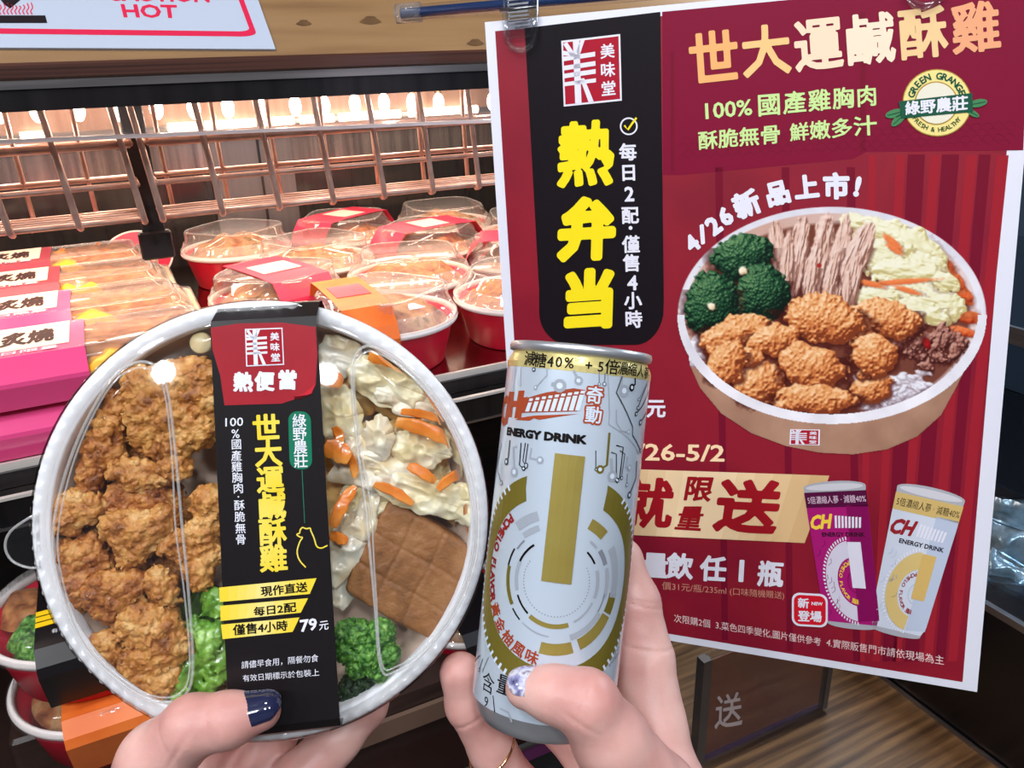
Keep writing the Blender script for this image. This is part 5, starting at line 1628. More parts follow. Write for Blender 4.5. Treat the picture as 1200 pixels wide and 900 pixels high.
# knurled flange: a wavy ridge round the rim
n = 720
an = 2 * np.pi * np.arange(n) / n
rings = []
for r, z in ((0.07616, .0026), (0.07712, .0042), (0.07857, .0046), (0.07982, .0040), (0.08078, .0026)):
    w = .0005 * np.sin(an * 92) * (1 if z > .003 else 0)
    rings.append(np.c_[(r + w) * np.cos(an), (r + w) * np.sin(an), np.full(n, z) + .00045 * np.sin(an * 92) * (z > .003)])
mesh('knurled_flange', *loft(rings, True), lidr, lid, smooth=True)
def lid_panel(pts, name):
    P = np.array([bl(x, y, .0120) for x, y in pts])
    P = bez(np.concatenate([P, P[:1]]), 72)[:-1]
    c = P.mean(0)
    def ins(d):
        q = P - c
        return c + q * (1 - d / np.linalg.norm(q, axis=1)[:, None])
    z3 = lambda Q, z: np.c_[Q, np.full(len(Q), z)]
    mesh(name, *loft([z3(P, .0106), z3(ins(.0006), .0120), z3(ins(.0016), .0128), z3(ins(.0034), .0130)], True, False, True), lidm, lid, smooth=True)
    m = MB()  # thin tubes added to draw the reflected lines round the panel
    m.add(tube(np.concatenate([z3(ins(.0004), .0118), z3(ins(.0004), .0118)[:1]]), .00055, 6, False))
    m.add(tube(np.concatenate([z3(ins(.0024), .0127), z3(ins(.0024), .0127)[:1]]), .00035, 6, False))
    m.build(name + '_edge', lidr, lid, True)
lid_panel([(213, 600), (205, 520), (196, 455), (182, 428), (158, 424), (128, 446), (92, 510), (68, 580), (60, 640), (72, 700), (98, 758), (140, 800), (180, 822), (212, 820), (226, 790), (222, 700)], 'raised_panel')
lid_panel([(428, 600), (418, 520), (412, 450), (414, 420), (430, 404), (460, 416), (500, 450), (536, 505), (558, 570), (562, 630), (552, 680), (528, 728), (494, 768), (464, 788), (446, 784), (438, 700)], 'raised_panel')
tabp = np.array([bl(x, y, 0) for x, y in [(48, 600), (36, 606), (14, 622), (8, 640), (16, 656), (34, 664), (50, 664)]])
tabp = bez(tabp, 24)
mesh('opening_tab', *slab((np.c_[tabp, np.full(len(tabp), .0012)], [tuple(range(len(tabp)))], ), .0006, (0, 0, 1)), lidm, lid)
m = MB(); m.add(tube(np.c_[tabp, np.full(len(tabp), .0012)], .0005, 6)); m.build('tab_edge', lidr, lid, True)

# black paper sleeve wrapped over the lid
LZ = 0.0142
def on_lid(V, L):
    Z = LZ + .00009 * L
    d = np.c_[(V - [600, 450]) / FPX, np.ones(len(V))] @ RW.T
    P0 = b_o + b_n * Z
    t = ((P0 - CAM) @ b_n) / (d @ b_n)
    p = CAM + t[:, None] * d - b_o
    y = p @ b_y
    zz = np.full(len(V), Z)
    return np.c_[p @ b_x, y, zz]
blk = mat('sleeve_black', S(24, 20, 22), .32, 0, .35)
tl, tr, br, bl_ = bl(246, 378, LZ), bl(371, 376, LZ), bl(399, 856, LZ), bl(269, 868, LZ)
rows = []
y1, y0 = (tl[1] + tr[1]) / 2, (bl_[1] + br[1]) / 2
for yy, z in ((y1 - .004, -.052), (y1 + .0082, -.008), (y1 + .0072, -.001), (y1 + .005, .004), (y1 + .0012, .0125), (y1 - .003, LZ), (y1 * .5, LZ), (0, LZ), (y0 * .5, LZ), (y0 + .004, LZ), (y0 + .0008, LZ - .0012), (y0 - .0012, .0095), (y0 - .002, -.004), (y0 + .008, -.052)):
    t = np.clip((yy - y0) / (y1 - y0), 0, 1.03)
    l, r = bl_ + (tl - bl_) * t, br + (tr - br) * t
    rows.append([(l[0], yy, z), (r[0], yy, z)])
VV = np.array([[(a[0] + (b[0] - a[0]) * k / 6, a[1], a[2]) for k in range(7)] for a, b in rows]).reshape(-1, 3)
FF = [(j * 7 + i, j * 7 + i + 1, (j + 1) * 7 + i + 1, (j + 1) * 7 + i) for j in range(len(rows) - 1) for i in range(6)]
sleeve = mesh('paper_sleeve', VV, FF, blk, box_t, label='black paper sleeve with yellow and white lettering')
A = Art()
rp = [(247, 384), (280, 379), (330, 378), (370, 383), (372, 415), (370, 450), (365, 461), (345, 468), (330, 473), (263, 475), (258, 440), (249, 410)]
A.poly(rp, noisy('sleeve_red', [S(150, 24, 38), S(162, 30, 42)], 40, .38, .3), 1)
A.poly([(370, 450), (365, 461), (345, 468), (344, 465), (356, 461)], ink(196, 40, 54), 2)  # lighter sliver: lit edge of the curled corner, painted on the flat flap
A.poly([(345, 468), (344, 464.5), (368, 462), (352, 468)], ink(60, 8, 16), 2)  # dark sliver: shade of the curled corner, painted flat
LW = ink(226, 226, 236)
logo(A, [(287, 385.5), (331, 384), (333, 427.5), (288.5, 429.5)], LW, ink(160, 28, 42), 3, .03)
for ch, x, y in (('熱', 285, 447.5), ('便', 310, 446.7), ('當', 336.7, 445)):
    A.chars(ch, (x, y), (x, y), 23, LW, 3, .05, up=(.02, -1))
A.build('red_flap', on_lid, sleeve, label='red printed flap with a white square seal')
A = Art()
YL = noisy('sleeve_yellow', [S(236, 214, 90), S(238, 206, 50)], 90, .4, .3, detail=1)
for ch, x, y in zip('世大運鹹酥雞', (312, 314.5, 316.7, 318.5, 319.5, 320.5), (501, 531, 562, 592, 623, 654)):
    A.chars(ch, (x, y), (x, y), 33, YL, 2, .032, up=(-.05, -1))
gq = rrect(338.5, 365, 482, 550, 11, 6)
gq[:, 0] += (gq[:, 1] - 515) * .03
A.poly(gq, ink(24, 112, 84), 2)
for ch, x, y in zip('綠野農莊', (350.6, 351.2, 352, 352.6), (493, 508.5, 524, 540)):
    A.chars(ch, (x, y), (x, y), 17, LW, 3, .012, up=(-.03, -1))
A.line([(354, 551), (357, 613)], .9, ink(40, 110, 86), 2)
ck = [(577, 832), (545, 795), (532, 750), (545, 700), (560, 675), (548, 672), (530, 660), (545, 650), (548, 635), (560, 622), (580, 628), (600, 625), (605, 640), (622, 680), (635, 720), (660, 730), (692, 716)]
A.line(bez([(230 + x / 4.5, 480 + y / 4.5) for x, y in ck], 70), 1.6, YL, 2)
A.text('100', [(264, 490), (285, 489), (285, 499), (264, 500)], LW, 2, .008)
for ch, x, y in zip('%國產雞胸肉·酥脆無骨', (276, 277, 277, 277.5, 278, 279.3, 279.3, 280.5, 281, 281.8, 282.2), (508, 520.5, 534, 546.7, 559.5, 572, 582, 592, 605.5, 619, 632)):
    A.chars(ch, (x, y), (x, y), 13, LW, 2, .008, up=(-.04, -1))
bars = [[(256.8, 688.5), (371, 677.5), (363, 696), (257.5, 705.5)], [(258, 710), (361, 701), (352.5, 718), (258.5, 727.7)], [(259, 732), (351, 723.5), (343, 740.5), (260.8, 749)]]
for q in bars:
    H = homog([(0, 0), (1, 0), (1, 1), (0, 1)], q)
    for k in range(10):
        t = abs((k + .5) / 10 - .5) * 2
        A.poly(happly(H, np.array([(k / 10, 0), (k / 10 + .1, 0), (k / 10 + .1, 1), (k / 10, 1)])), ink(238, 206 + 14 * (1 - t), 50 + 90 * (1 - t)), 2)
KK = ink(26, 22, 20)
A.text('現作直送', [(305, 687.5), (360, 681.5), (360.5, 693.5), (306, 699.5)], KK, 3, .025)
A.text('每日2配', [(297, 711.5), (347, 705), (347.5, 717), (297.5, 722.5)], KK, 3, .025)
A.text('僅售4小時', [(272.5, 732), (337, 726.5), (337, 739), (273, 745)], KK, 3, .025)
A.text('79', [(351, 726.5), (371, 724), (372, 738), (352, 741)], LW, 2, .03)
A.text('元', [(374, 728.5), (385, 727), (385, 737.5), (374, 739)], LW, 2, .012)
A.text('請儘早食用，隔餐勿食', [(283, 775), (373, 766.5), (373, 775.5), (283, 784)], LW, 2)
A.text('有效日期標示於包裝上', [(284, 791), (374, 783.5), (374, 792), (285, 799)], LW, 2)
A.build('sleeve_print', on_lid, sleeve, label='yellow title, green name pill, three yellow bars and the price 79')

# ---------------------------------------------------------------- the food inside
MM = 0.001
fry = noisy('fried_batter', [S(128, 72, 26), S(184, 118, 52), S(208, 148, 76), S(230, 184, 118)], 140, .42, .5, bump=1.0, bscale=520, detail=5, coat=.12, sss=.12, stops=[.3, .44, .56, .7], bdist=.0012)
fry2 = noisy('fried_batter_dark', [S(104, 54, 20), S(164, 96, 40), S(194, 128, 60), S(216, 160, 92)], 140, .42, .5, bump=1.0, bscale=520, detail=5, coat=.12, sss=.12, stops=[.3, .44, .56, .7], bdist=.0012)
def inwall(P, gap=.0006):
    """keep points (box axes, metres) inside the bowl's wall"""
    r = np.hypot(P[:, 0], P[:, 1])
    lim = np.interp(P[:, 2], [-.032, -.0116, -.0014, .004, .010], [.0636, .0718, .0762, .0742, .0705]) - gap
    k = np.where(r > lim, lim / np.maximum(r, 1e-9), 1)
    Q = P.copy()
    Q[:, 0] *= k; Q[:, 1] *= k
    Q[:, 2] = np.clip(Q[:, 2], -.0322, .0128)
    return Q
def food(name, label, group, cat, lobes, z, m, k=4.0, bump=1.6, cell=4.2, h=.7, seed=1, flat=1.0, fine=.5, below=0, grow=1.0):
    """craggy solid from round lobes: (picture x, picture y, radius in picture points[, extra height mm])"""
    L = []
    for q in lobes:
        c = bl(q[0], q[1], z * MM) / MM
        L.append((c[0], c[1], z + (q[3] if len(q) > 3 else 0), q[2] * .312 * grow))
    L = np.array(L)
    c0 = L[:, :3].mean(0)
    L[:, :3] -= c0
    lo, hi = (L[:, :3] - L[:, 3:]).min(0) - 3.2, (L[:, :3] + L[:, 3:]).max(0) + 3.2
    lo[2] -= below
    def fn(P):
        d = None
        for x, y, zz, r in L:
            e = np.sqrt((P[..., 0] - x) ** 2 + (P[..., 1] - y) ** 2 + ((P[..., 2] - zz) / flat) ** 2) - r
            d = e if d is None else smin(d, e, k)
        return d
    def disp(P):
        Q = P + c0
        return -bump * (.75 - 1.25 * worley(Q / cell, seed)) - bump * .8 * (.5 - worley(Q / (cell * .45), seed + 4)) + fine * fbm(Q / 6.0, seed, 2)
    V, F = skin(fn, lo, hi, h, 3.4, disp)
    V = (inwall((V + c0) * MM) - c0 * MM) / MM
    o = fastmesh(name, V * MM, F, m)
    M = Matrix.Identity(4)
    loc = bw(c0 * MM)
    for i in range(3):
        for j in range(3): M[i][j] = BB[j][i]
        M[i][3] = loc[i]
    o.matrix_world = M
    return props(o, label, cat, group)
GC = 'fried chicken pieces in the held lunch box'
for lab, lobes, z, m in (
    ('large slab of golden fried chicken at the top beside the black sleeve', [(165, 450, 17), (190, 455, 22), (218, 448, 22), (238, 468, 20), (172, 480, 20), (200, 488, 24), (232, 502, 20), (167, 508, 13), (205, 520, 17), (182, 528, 9), (236, 440, 16)], -1, fry),
    ('small knobbly fried chicken tip below the large slab', [(203, 546, 10), (213, 553, 8), (194, 550, 8), (210, 541, 7)], 0, fry),
    ('long fried chicken strip slanting along the left wall of the box', [(133, 466, 11), (142, 480, 9), (126, 502, 15), (116, 528, 16), (108, 555, 14), (136, 532, 11), (104, 570, 10)], -6, fry2),
    ('curled narrow fried chicken piece in the middle of the left side', [(134, 553, 8), (150, 550, 11), (170, 554, 12), (188, 560, 10), (160, 566, 10)], -1, fry),
    ('dark fried chicken piece below the curled narrow piece', [(146, 584, 17), (175, 582, 20), (195, 592, 13), (140, 602, 12)], -6, fry2),
    ('small fried chicken piece at the far left by the opening tab', [(72, 597, 11), (90, 588, 12), (105, 600, 12), (80, 612, 13), (112, 590, 8), (66, 612, 8)], -3, fry),
    ('crumpled fried chicken piece in the centre of the left side', [(140, 617, 17), (165, 620, 19), (190, 610, 14), (160, 640, 16), (150, 655, 10), (196, 600, 8)], 0, fry),
    ('pale fried chicken piece touching the black sleeve', [(200, 640, 12), (220, 632, 14), (242, 618, 16), (246, 588, 17), (250, 648, 12), (232, 664, 13), (236, 680, 10), (218, 650, 10)], -1, fry),
    ('small round fried chicken nugget above the lettuce', [(187, 678, 12), (195, 690, 11), (203, 702, 6), (182, 686, 9)], 1, fry),
    ('broad fried chicken piece on the lower left of the box', [(75, 650, 13), (95, 650, 17), (115, 660, 15), (90, 680, 17), (75, 690, 12), (100, 695, 12), (84, 712, 8), (108, 636, 10)], -5, fry2),
    ('folded fried chicken piece above the big lowest piece', [(125, 690, 17), (150, 686, 15), (112, 700, 12), (126, 714, 13), (166, 680, 8), (140, 700, 12)], 1, fry2),
    ('dark fried chicken piece deep under the upper pieces', [(100, 575, 16), (130, 590, 18), (160, 545, 18), (150, 605, 20), (190, 575, 18), (215, 600, 16), (120, 620, 18)], -15, fry2),
    ('dark fried chicken piece deep under the lower pieces', [(120, 650, 20), (150, 670, 20), (180, 650, 20), (215, 660, 18), (170, 700, 18), (110, 730, 18), (140, 720, 20), (125, 690, 20)], -15, fry2),
    ('big lowest piece of fried chicken with a pale bubbly end', [(165, 725, 20), (187, 736, 22), (200, 760, 20), (176, 765, 20), (162, 794, 15), (186, 800, 16), (150, 780, 11), (200, 790, 11), (120, 755, 11), (130, 766, 10), (214, 752, 9), (148, 735, 10)], 0, fry)):
    food('fried_chicken', lab, GC, 'fried chicken', lobes, z, m, seed=len(lab) * 7 % 53, grow=1.22, cell=3.0, bump=1.9, h=.55, flat=.85)

tofu_m = noisy('braised_tofu', [S(122, 78, 40), S(148, 98, 54), S(164, 114, 68)], 90, .5, .4, bump=.5, bscale=900, stretch=(1, 1, 1), sss=.08, bdist=.0006)
def make_tofu():
    z = -2.0
    a, b, c, d = [bl(x, y, z * MM) / MM for x, y in ((458, 592), (562, 640), (504, 750), (396, 692))]
    c0 = np.append((a + b + c + d) / 4, z - 6)
    ux, uy = nrm(b - a), nrm(a - d)
    hx, hy = np.linalg.norm(b - a) / 2 + .6, np.linalg.norm(a - d) / 2 + .6
    def fn(P):
        x, y = P[..., 0] * ux[0] + P[..., 1] * ux[1], P[..., 0] * uy[0] + P[..., 1] * uy[1]
        q = np.stack([np.abs(x) - hx + 2 - .5 * np.cos(y / 9), np.abs(y) - hy + 2 - .5 * np.cos(x / 8), np.abs(P[..., 2]) - 6.5 + 2], -1)
        e = np.linalg.norm(np.maximum(q, 0), axis=-1) + np.minimum(q.max(-1), 0) - 2
        g = 0
        for t in (-.36, .30):
            g = g + .55 * np.exp(-((x - hx * 2 * t * .5 - .25 * np.sin(y / 4)) / .55) ** 2) + .55 * np.exp(-((y - hy * 2 * t * .5 - .25 * np.sin(x / 5)) / .55) ** 2)
        return e + g * (P[..., 2] > 0)
    V, F = skin(fn, (-32, -32, -9), (32, 32, 9), .65, 1.5, lambda P: .22 * fbm(P / 2.2, 4, 3))
    V = (inwall((V + c0) * MM) - c0 * MM) / MM
    o = fastmesh('braised_tofu', V * MM, F, tofu_m)
    M = Matrix.Identity(4); loc = bw(c0 * MM)
    for i in range(3):
        for j in range(3): M[i][j] = BB[j][i]
        M[i][3] = loc[i]
    o.matrix_world = M
    props(o, 'brown square of braised tofu scored with crossing lines', 'tofu')
make_tofu()

broc = noisy('broccoli_green', [S(18, 50, 18), S(60, 116, 40), S(104, 160, 66), S(158, 204, 110)], 420, .4, .5, bump=.6, bscale=1100, stops=[.3, .45, .58, .72], bdist=.0008)  # shaded crevices and bright tips imitated by fine colour noise
brod = noisy('broccoli_dark', [S(12, 24, 14), S(34, 58, 32), S(62, 90, 52)], 420, .45, .5, bump=.6, bscale=1100, bdist=.0008)
food('broccoli_floret', 'bright green broccoli floret below the braised tofu', 'broccoli in the held lunch box', 'broccoli', [(418, 742, 17), (446, 742, 17), (404, 762, 15), (430, 766, 19), (456, 766, 14), (444, 786, 13), (418, 784, 12), (404, 740, 12)], -1, broc, 2.5, 1.5, 1.9, .45, 3, fine=.3)
food('broccoli_floret', 'dark broccoli floret at the lower rim beside the sleeve', 'broccoli in the held lunch box', 'broccoli', [(412, 806, 16), (436, 806, 14), (424, 822, 10), (404, 818, 10), (450, 796, 9)], -7, brod, 2.5, 1.5, 1.9, .45, 5, fine=.3)
food('broccoli_floret', 'green vegetable at the lower left beside the thumb', 'broccoli in the held lunch box', 'broccoli', [(250, 708, 17), (232, 740, 15), (250, 748, 16), (240, 772, 17), (222, 790, 15), (250, 790, 14), (212, 812, 12), (240, 812, 13), (256, 770, 12)], -2, noisy('lettuce_green', [S(44, 92, 26), S(98, 150, 48), S(150, 196, 92)], 130, .25, .6, bump=.3, bscale=300, coat=.4), 3.5, 2.2, 5.5, .7, 8, fine=.8)

# crumpled leaves and strips
cab = noisy('cabbage_leaf', [S(238, 206, 140), S(248, 232, 184), S(252, 244, 212)], 70, .22, .5, bump=.25, bscale=160, coat=.6, sss=.15)
cab2 = noisy('cabbage_leaf_pale', [S(242, 212, 160), S(250, 236, 204), S(253, 247, 228)], 70, .22, .5, bump=.25, bscale=160, coat=.6, sss=.15)
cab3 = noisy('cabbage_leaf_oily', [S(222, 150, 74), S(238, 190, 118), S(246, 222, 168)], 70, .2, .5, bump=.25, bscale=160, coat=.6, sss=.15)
def leaf(name, label, group, cat, cx, cy, rx, ry, rot, z, amp, m, seed, tilt=(0, 0), fold=3.2):
    c = bl(cx, cy, z * MM) / MM
    s = .312
    a = math.radians(rot)
    def fn(u, v):
        th, r = u * 2 * np.pi, v
        ring = np.stack([np.cos(th) * 1.3, np.sin(th) * 1.3, np.full_like(th, seed * 5.1)], -1)
        k = 1 + .30 * vnoise(ring, seed) + .16 * vnoise(ring * 2.7, seed + 3) + .07 * vnoise(ring * 6, seed + 5) * r
        x, y = rx * s * r * k * np.cos(th), ry * s * r * k * np.sin(th)
        Q = np.stack([x, y, np.full_like(x, seed * 13.3)], -1)
        cr = 1 - 2 * np.abs(vnoise(Q / 8.5, seed + 2))
        cr2 = 1 - 2 * np.abs(vnoise(Q / 3.6, seed + 6))
        zz = amp * (.8 * vnoise(Q / 15.0, seed) + .62 * cr + .26 * cr2) + tilt[0] * x + tilt[1] * y - .9 * amp * r ** 3 + .22 * amp * r ** 2 * vnoise(ring * 3.5, seed + 9)
        return np.c_[x * math.cos(a) - y * math.sin(a), -(x * math.sin(a) + y * math.cos(a)), zz]
    V, F = grid(72, 26, fn)
    V, F = slab((V, F), .4, (0, 0, 1))
    o3 = np.append(c, z) * MM
    V = (inwall(V * MM + o3) - o3) / MM
    o = mesh(name, V * MM, F, m, None, smooth=True)
    M = Matrix.Identity(4); loc = bw(np.append(c, z) * MM)
    for i in range(3):
        for j in range(3): M[i][j] = BB[j][i]
        M[i][3] = loc[i]
    o.matrix_world = M
    return props(o, label, cat, group)
GL = 'cabbage leaves in the held lunch box'
for k, (w, cx, cy, rx, ry, rot, z, amp, tl_) in enumerate((
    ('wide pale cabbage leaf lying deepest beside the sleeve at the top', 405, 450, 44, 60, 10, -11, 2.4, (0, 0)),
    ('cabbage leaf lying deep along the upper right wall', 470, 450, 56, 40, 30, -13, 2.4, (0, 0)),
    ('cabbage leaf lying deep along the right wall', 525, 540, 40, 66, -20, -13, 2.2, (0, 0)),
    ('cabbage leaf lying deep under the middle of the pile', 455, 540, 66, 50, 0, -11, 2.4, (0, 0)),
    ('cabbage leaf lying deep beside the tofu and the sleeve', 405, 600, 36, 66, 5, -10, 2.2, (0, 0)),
    ('curled cabbage leaf at the top of the pile by the sleeve', 398, 415, 24, 26, 20, -3, 2.6, (.1, 0)),
    ('big glossy crumpled cabbage leaf at the upper middle of the pile', 455, 447, 44, 30, 25, -1, 3.0, (0, 0)),
    ('translucent cabbage leaf with a rolled edge below the big glossy one', 478, 468, 38, 18, 15, -1, 2.4, (0, 0)),
    ('cabbage leaf leaning on the sleeve beside the green pill', 400, 490, 26, 44, -8, -2, 2.6, (0, 0)),
    ('small upright cabbage leaf in the middle of the pile', 445, 512, 17, 26, -15, 2, 2.4, (.1, 0)),
    ('crumpled cabbage leaf between two carrot strips on the right', 492, 525, 36, 20, 20, 0, 2.8, (0, 0)),
    ('broad cabbage leaf across the middle below the carrot chunk', 430, 552, 46, 24, 15, 0, 2.6, (0, 0)),
    ('cabbage leaf along the upper edge of the tofu', 500, 582, 50, 22, 24, 1, 2.4, (0, 0)),
    ('long cabbage leaf beside the sleeve left of the tofu', 412, 630, 20, 58, 25, 0, 2.6, (0, 0)),
    ('small cabbage leaf at the right wall above the tofu corner', 548, 592, 22, 22, 40, -1, 2.4, (0, 0)),
    ('cabbage leaf curling over the top right edge of the pile', 486, 432, 26, 20, 40, -3, 2.4, (0, 0)),
    ('narrow cabbage leaf between the thick carrot strip and the right wall', 545, 528, 14, 34, -25, -4, 2.2, (0, 0)),
    ('cabbage leaf lowest beside the sleeve at the left tofu corner', 398, 672, 22, 34, 10, -7, 2.2, (0, 0)),
    ('cabbage leaf under the standing carrot strip beside the sleeve', 425, 590, 30, 34, 0, -3, 2.4, (0, 0)),
    ('small cabbage leaf right of the chunky carrot piece', 428, 528, 24, 20, 10, 1, 2.2, (0, 0)),
    ('cabbage shred at the upper right wall of the box', 510, 470, 24, 30, -30, -5, 2.6, (0, 0)))):
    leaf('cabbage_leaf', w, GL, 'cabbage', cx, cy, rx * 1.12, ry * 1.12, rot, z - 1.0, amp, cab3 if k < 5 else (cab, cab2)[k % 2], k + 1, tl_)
leaf('dark_green_leaf', 'dark green leaf between the nugget and the sleeve', None, 'vegetable', 238, 722, 30, 36, 10, -6, 2.0, noisy('dark_leaf', [S(44, 66, 30), S(66, 92, 40)], 60, .3, .5, coat=.4), 33)
car = noisy('carrot_orange', [S(214, 108, 28), S(236, 138, 46), S(246, 164, 80)], 80, .25, .5, bump=.2, bscale=300, coat=.5, sss=.2)
GR = 'carrot strips in the held lunch box'
for w, x0, y0, x1, y1, wd, z in (
    ('fringed carrot slice at the top of the cabbage pile', 432, 416, 478, 428, 20, 0), ('long thick carrot strip on the right of the cabbage', 464, 494, 532, 520, 17, 4),
    ('thin carrot strip lying along the long thick strip', 470, 482, 520, 494, 10, 3), ('chunky carrot piece beside the green pill of the sleeve', 380, 522, 410, 538, 24, 2),
    ('upright carrot strip beside the chicken outline on the sleeve', 390, 617, 416, 570, 15, 4), ('carrot strip in the middle of the cabbage pile', 478, 546, 510, 564, 13, 2),
    ('carrot strip slanting up to the right wall', 513, 574, 547, 550, 12, 4), ('carrot strip half under the cabbage above the tofu', 438, 568, 484, 590, 12, 2),
    ('short carrot piece by the sleeve left of the tofu', 386, 628, 408, 634, 13, 3), ('ragged carrot piece by the sleeve below the red flap', 376, 442, 402, 448, 20, 2),
    ('carrot strip standing along the right wall', 532, 478, 556, 542, 14, -4), ('small carrot end at the right wall above the tofu', 545, 600, 561, 594, 11, 3),
    ('carrot strip along the upper right wall', 500, 452, 526, 490, 13, -2), ('pinkish carrot end in the middle of the pile', 408, 528, 416, 560, 10, 1),
    ('carrot strip beside the sleeve above the chunky piece', 392, 500, 400, 520, 11, 1), ('carrot strip at the lower right wall by the tofu corner', 556, 560, 562, 625, 10, -6)):
    z += 2.6
    a, b = bl(x0, y0, z * MM), bl(x1, y1, z * MM)
    mid = np.append((a + b) / 2, z * MM)
    d = nrm(np.append(b - a, 0)); s = np.array([-d[1], d[0], 0])
    L = np.linalg.norm(b - a) / 2
    wv, tk = wd * .312 * MM / 2, max(.0011, wd * .312 * MM * .17)
    rings = []
    for t in np.linspace(-1, 1, 13):
        f = (1 - abs(t) ** 3.2 * (.55 if t > 0 else .4))
        bend = (1 - t * t) * L * .10
        q = [(sx * wv * f * (1 + .08 * math.sin(t * 9 + wd)), sz * tk * f) for sx, sz in ((-1, -.6), (-.75, -1), (.75, -1), (1, -.6), (1, .6), (.75, 1), (-.75, 1), (-1, .6))]
        rings.append([d * (t * L) + s * (u + bend) + np.array([0, 0, v + .0012 * math.sin(t * 2 + wd)]) for u, v in q])
    V, F = loft(rings, True, True, True)
    V = inwall(V + mid) - mid
    o = mesh('carrot_strip', V, F, car, None, smooth='auto')
    M = Matrix.Identity(4); loc = bw(mid)
    for i in range(3):
        for j in range(3): M[i][j] = BB[j][i]
        M[i][3] = loc[i]
    o.matrix_world = M
    props(o, w, 'carrot', GR)
o = mesh('radish_slice', *lathe([(0, -.0016), (.0034, -.0016), (.0040, -.0008), (.0040, .0008), (.0034, .0016), (0, .0016)], 24), mat('radish', S(226, 206, 158), .3, 0, .5, sss=.2), None, smooth=True)
M = Matrix.Identity(4); loc = bw(np.append(bl(236, 402, -.004), -.004))
for i in range(3):
    for j in range(3): M[i][j] = BB[j][i]
    M[i][3] = loc[i]
o.matrix_world = M
props(o, 'pale round vegetable slice at the top wall left of the red flap', 'vegetable')
# =================================================================== THE HANDS
skin_m = noisy('skin', [S(200, 142, 134), S(212, 160, 151), S(222, 178, 168)], 38, .42, .45, bump=.14, bscale=900, sss=.2, stops=[.3, .5, .7], bdist=.0006)
CAMB = (RW @ np.array([1., 0, 0]), RW @ np.array([0, 1., 0]), RW @ np.array([0, 0, 1.]))
def cp(x, y, z):
    """picture point at z mm from the camera -> mm in camera axes"""
    return np.array([(x - 600) / FPX * z, (y - 450) / FPX * z, float(z)])
def hand(label, chains, h, creases, lo, hi, k=5.0):
    segs = []
    for ch in chains:
        P = [(cp(x, y, z), r) for x, y, z, r in ch]
        segs.append(P)
    allp = np.array([p for s in segs for p, r in s])
    rr = max(r for s in segs for p, r in s)
    lo_, hi_ = allp.min(0) - rr - 4, allp.max(0) + rr + 4
    c0 = allp.mean(0)
    def fn(P):
        Q = P + c0
        d = None
        for s in segs:
            e = None
            for (a, ra), (b, rb) in zip(s, s[1:]):
                g = cone(Q, a, b, ra, rb)
                e = g if e is None else smin(e, g, 3.2)
            d = e if d is None else smin(d, e, k)
        return d
    def disp(P):
        Q = P + c0
        o = .22 * fbm(Q / 9.0, 3, 2)
        for (x, y, z), ax, rad, dep in creases:
            c = cp(x, y, z)
            ax = nrm(ax)
            v = Q - c
            t = v @ ax
            near = np.exp(-(np.linalg.norm(v, axis=-1) / rad) ** 4)
            o = o + dep * near * np.exp(-(t / .55) ** 2)
        return o
    V, F = skin(fn, lo_ - c0, hi_ - c0, h, 3.0, disp)
    o = fastmesh('hand', V * MM, F[:, ::-1] if False else F, skin_m)
    M = Matrix.Identity(4); loc = c2w(c0 * MM)
    for i in range(3):
        for j in range(3): M[i][j] = CAMB[j][i]
        M[i][3] = loc[i]
    o.matrix_world = M
    props(o, label, 'hand')
    o['_c0'] = [float(v) for v in c0]
    return o, c0
def nail(parent, c0, a, b, ra, rb, out, t0, t1, half, m, label, lift=.35):
    """fingernail laid on the cone a -> b, its middle facing OUT; t beyond 1 overhangs the tip"""
    A_, B_ = cp(*a), cp(*b)
    d = B_ - A_
    L = np.linalg.norm(d)
    d = d / L
    out = np.asarray(out, float)
    out = nrm(out - d * (out @ d))
    side = np.cross(d, out)
    def fn(u, v):
        t = t0 + (t1 - t0) * v
        w = np.sqrt(np.clip(1 - np.clip((v - .72) / .30, 0, 1) ** 2, 0.02, 1)) * np.sqrt(np.clip(1 - np.clip((.16 - v) / .20, 0, 1) ** 2, .05, 1))
        ang = (u * 2 - 1) * math.radians(half) * w
        r = ra + (rb - ra) * np.clip(t, 0, 1) + lift
        r = r * (1 - .42 * (np.clip((t - 1) * L / rb, 0, 1)) ** 2)
        P = A_ + d * (t * L)[:, None] + r[:, None] * (np.cos(ang)[:, None] * out + np.sin(ang)[:, None] * side)
        return (P - c0)
    V, F = grid(14, 18, fn)
    V, F = slab((V, F), .5, out)
    return mesh('fingernail', V * MM, F, m, parent, smooth=True, label=label)

lh, lc = hand('left hand holding the lunch box, thumb with dark navy nail on the black sleeve', [
    [(175, 1020, 305, 22), (170, 950, 294, 18), (183, 892, 284, 13), (226, 851, 277.5, 10.2), (268, 843, 277, 9.0), (306, 833, 278.5, 6.6)],
    [(175, 1020, 310, 24), (240, 1000, 330, 20), (320, 990, 340, 17)],
    [(320, 990, 340, 15), (350, 915, 340, 11.5), (396, 866, 345, 9.6), (430, 828, 349, 8.4), (440, 800, 350, 7.4)],
    [(280, 990, 345, 15), (300, 915, 352, 11), (330, 840, 359, 10), (352, 775, 360, 8.6), (360, 740, 360, 7.6)],
    [(240, 990, 345, 15), (245, 910, 354, 11), (262, 830, 361, 10), (275, 770, 362, 8.4), (280, 735, 362, 7.4)]],
    .8, [((232, 835, 268), (1, -.25, 0), 9, .35), ((238, 835, 268), (1, -.25, 0), 9, .3), ((215, 872, 272), (.8, .5, 0), 8, .6), ((193, 862, 272), (.8, -.5, 0), 10, .25)], None, None)
navy = mat('nail_navy', S(30, 34, 66), .08, 0, .6, coat=1.0)
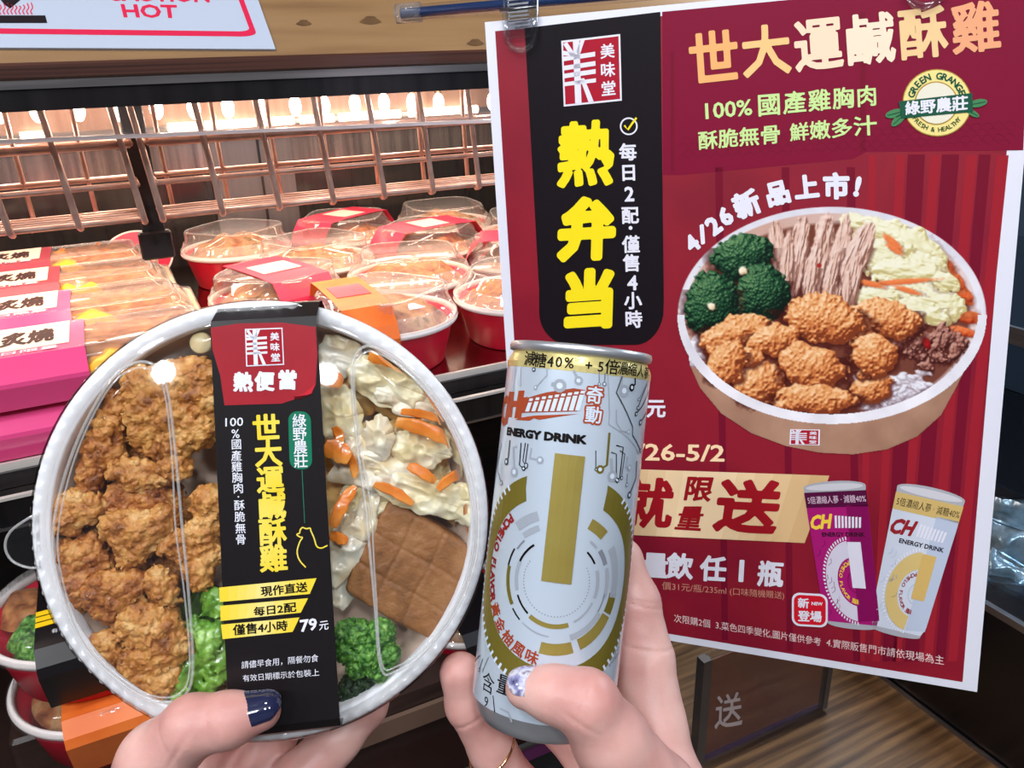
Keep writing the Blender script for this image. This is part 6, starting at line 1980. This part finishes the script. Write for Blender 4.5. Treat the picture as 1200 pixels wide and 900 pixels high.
nail(lh, lc, (262, 844, 277), (312, 831, 278.7), 9.0, 6.2, (-.05, -.74, -.67), .06, 1.42, 66, navy, 'glossy dark navy fingernail')

rh, rc = hand('right hand gripping the can, thumb with glittery nail in front', [
    [(790, 1010, 296, 22), (765, 940, 282, 17), (716, 868, 271, 12.6), (686, 823, 265.5, 10.6), (648, 813, 265.5, 8.8), (617, 807, 268, 6.9)],
    [(790, 1010, 300, 24), (770, 950, 312, 22), (700, 985, 330, 20), (650, 990, 335, 16)],
    [(775, 935, 316, 17), (764, 850, 325, 13.5), (757, 772, 331, 11.2), (744, 705, 335.5, 10), (727, 656, 337, 8.6), (706, 630, 335.5, 7.2)],
    [(735, 960, 322, 17), (700, 900, 338, 11), (660, 850, 340, 9.8), (615, 815, 338, 8.6), (590, 790, 334, 7.6)],
    [(690, 985, 325, 16), (640, 955, 330, 11.5), (600, 920, 330, 10), (576, 876, 326, 9.2), (549, 826, 321, 8.8), (540, 789, 318, 8.2)]],
    .8, [((756, 712, 325), (.25, -1, 0), 11, .55), ((762, 708, 325), (.2, -1, 0), 11, .35), ((768, 765, 320), (.1, -1, 0), 12, .55), ((549, 848, 314), (.5, .9, 0), 9, .55),
         ((686, 800, 256), (1, .5, 0), 9, .3), ((692, 806, 256), (1, .55, 0), 9, .3), ((680, 845, 258), (.6, -.9, 0), 7, .5)], None, None)
glit = noisy('nail_glitter', [S(70, 66, 110), S(150, 150, 190), S(216, 214, 226), S(120, 110, 130)], 260, .12, .6, coat=1.0, stops=[.3, .45, .6, .72])
nail(rh, rc, (648, 813, 265.5), (617, 807, 268), 8.8, 6.9, (.10, -.80, -.60), .10, 1.66, 54, glit, 'glittery silver and violet fingernail')
rg = np.array([cp(576, 880, 326.5)]) - rc
ax = nrm(cp(600, 920, 330) - cp(549, 826, 321))
ax = nrm(ax + np.array([.1, -.25, .1]))
e1 = nrm(np.cross(ax, [0, 0, 1])); e2 = np.cross(ax, e1)
tt = np.linspace(0, 2 * np.pi, 41)
V, F = tube(rg + 10.7 * (np.cos(tt)[:, None] * e1 + np.sin(tt)[:, None] * e2), .7, 8, False)
mesh('ring', V * MM, F, mat('rose_gold', S(214, 170, 130), .18, 1.0), rh, smooth=True, label='thin gold ring on the finger left of the can')
for o in (lh, rh): del o['_c0']
